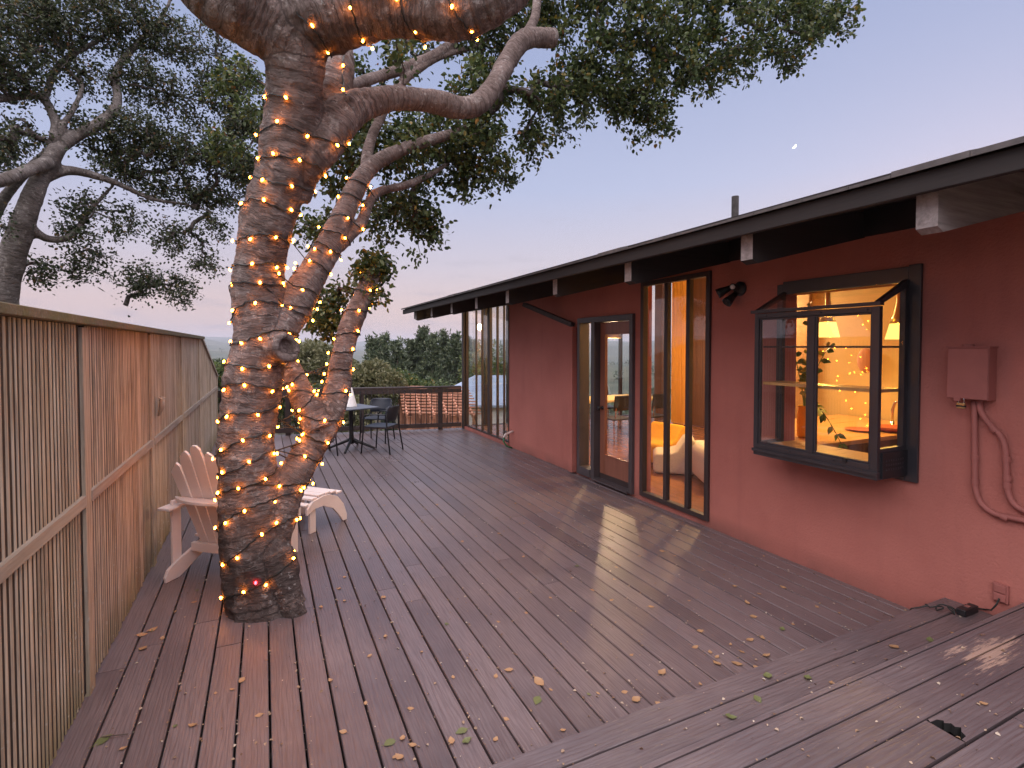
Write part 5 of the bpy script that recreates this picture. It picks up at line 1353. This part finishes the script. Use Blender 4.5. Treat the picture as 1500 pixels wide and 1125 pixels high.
# ------------------------------------------------------------------ world, light, camera
def world():
    w = bpy.data.worlds.new('World'); sc.world = w; w.use_nodes = True; t = w.node_tree; t.nodes.clear()
    N = lambda typ: t.nodes.new(typ)
    out = N('ShaderNodeOutputWorld'); bg = N('ShaderNodeBackground'); bg2 = N('ShaderNodeBackground'); add = N('ShaderNodeAddShader')
    sky = N('ShaderNodeTexSky'); sky.sky_type = 'NISHITA'; sky.sun_disc = False; sky.sun_elevation = SUN_EL; sky.sun_rotation = SUN_ROT
    t.links.new(sky.outputs[0], bg2.inputs[0]); bg2.inputs[1].default_value = .05
    tc = N('ShaderNodeTexCoord'); sx = N('ShaderNodeSeparateXYZ'); t.links.new(tc.outputs['Generated'], sx.inputs[0])
    rp = N('ShaderNodeValToRGB'); t.links.new(sx.outputs[2], rp.inputs[0])
    st = [(0, (.40, .33, .34)), (.012, (.52, .40, .41)), (.07, (.58, .44, .46)), (.15, (.50, .45, .55)), (.28, (.38, .42, .61)), (.48, (.29, .34, .54)), (1, (.26, .31, .49))]
    e = rp.color_ramp.elements
    while len(e) < len(st): e.new(.5)
    for el, (p, c) in zip(e, st): el.position = p; el.color = (*c, 1)
    # thin wisps of cloud low in the sky
    mp = N('ShaderNodeMapping'); t.links.new(tc.outputs['Generated'], mp.inputs[0]); mp.inputs['Scale'].default_value = (5, 5, 22)
    nz = N('ShaderNodeTexNoise'); t.links.new(mp.outputs[0], nz.inputs[0]); nz.inputs['Scale'].default_value = 2.2; nz.inputs['Detail'].default_value = 7
    cr = N('ShaderNodeValToRGB'); t.links.new(nz.outputs[0], cr.inputs[0]); cr.color_ramp.elements[0].position = .55; cr.color_ramp.elements[1].position = .78; cr.color_ramp.elements[1].color = (.8, .8, .8, 1)
    el = N('ShaderNodeValToRGB'); t.links.new(sx.outputs[2], el.inputs[0]); el.color_ramp.elements[0].position = .02; el.color_ramp.elements[1].position = .30; el.color_ramp.elements[0].color = (1, 1, 1, 1); el.color_ramp.elements[1].color = (0, 0, 0, 1)
    mu = N('ShaderNodeMath'); mu.operation = 'MULTIPLY'; t.links.new(cr.outputs[0], mu.inputs[0]); t.links.new(el.outputs[0], mu.inputs[1])
    mx = N('ShaderNodeMix'); mx.data_type = 'RGBA'; t.links.new(mu.outputs[0], mx.inputs[0]); t.links.new(rp.outputs[0], mx.inputs[6]); mx.inputs[7].default_value = (.33, .30, .40, 1)
    t.links.new(mx.outputs[2], bg.inputs[0]); bg.inputs[1].default_value = .95
    t.links.new(bg.outputs[0], add.inputs[0]); t.links.new(bg2.outputs[0], add.inputs[1]); t.links.new(add.outputs[0], out.inputs[0])
SUN_EL = R(1.0); SUN_ROT = R(70)
world()
sl = bpy.data.lights.new('sun', 'SUN'); sl.energy = 5.0; sl.angle = R(100); sl.color = (1, .90, .90)
so = bpy.data.objects.new('sun', sl); COL.objects.link(so)
so.rotation_euler = Vector((.24, .26, -.90)).to_track_quat('-Z', 'Y').to_euler()
cam = bpy.data.cameras.new('camera'); co_ = bpy.data.objects.new('camera', cam); COL.objects.link(co_)
co_.location = EYE; co_.rotation_euler = (PI/2-TILT, 0, -YAW); cam.sensor_width = 36; cam.lens = F/1500*36; cam.shift_y = -33.5/1500
cam.clip_start = .05; cam.clip_end = 30000; sc.camera = co_
sc.render.engine = 'CYCLES'; sc.view_settings.view_transform = 'Standard'; sc.view_settings.look = 'None'; sc.view_settings.exposure = .3; sc.view_settings.gamma = 1
sc.cycles.use_denoising = True; sc.cycles.max_bounces = 8; sc.cycles.transparent_max_bounces = 16; sc.cycles.sample_clamp_indirect = 6; sc.cycles.caustics_reflective = False; sc.cycles.caustics_refractive = False
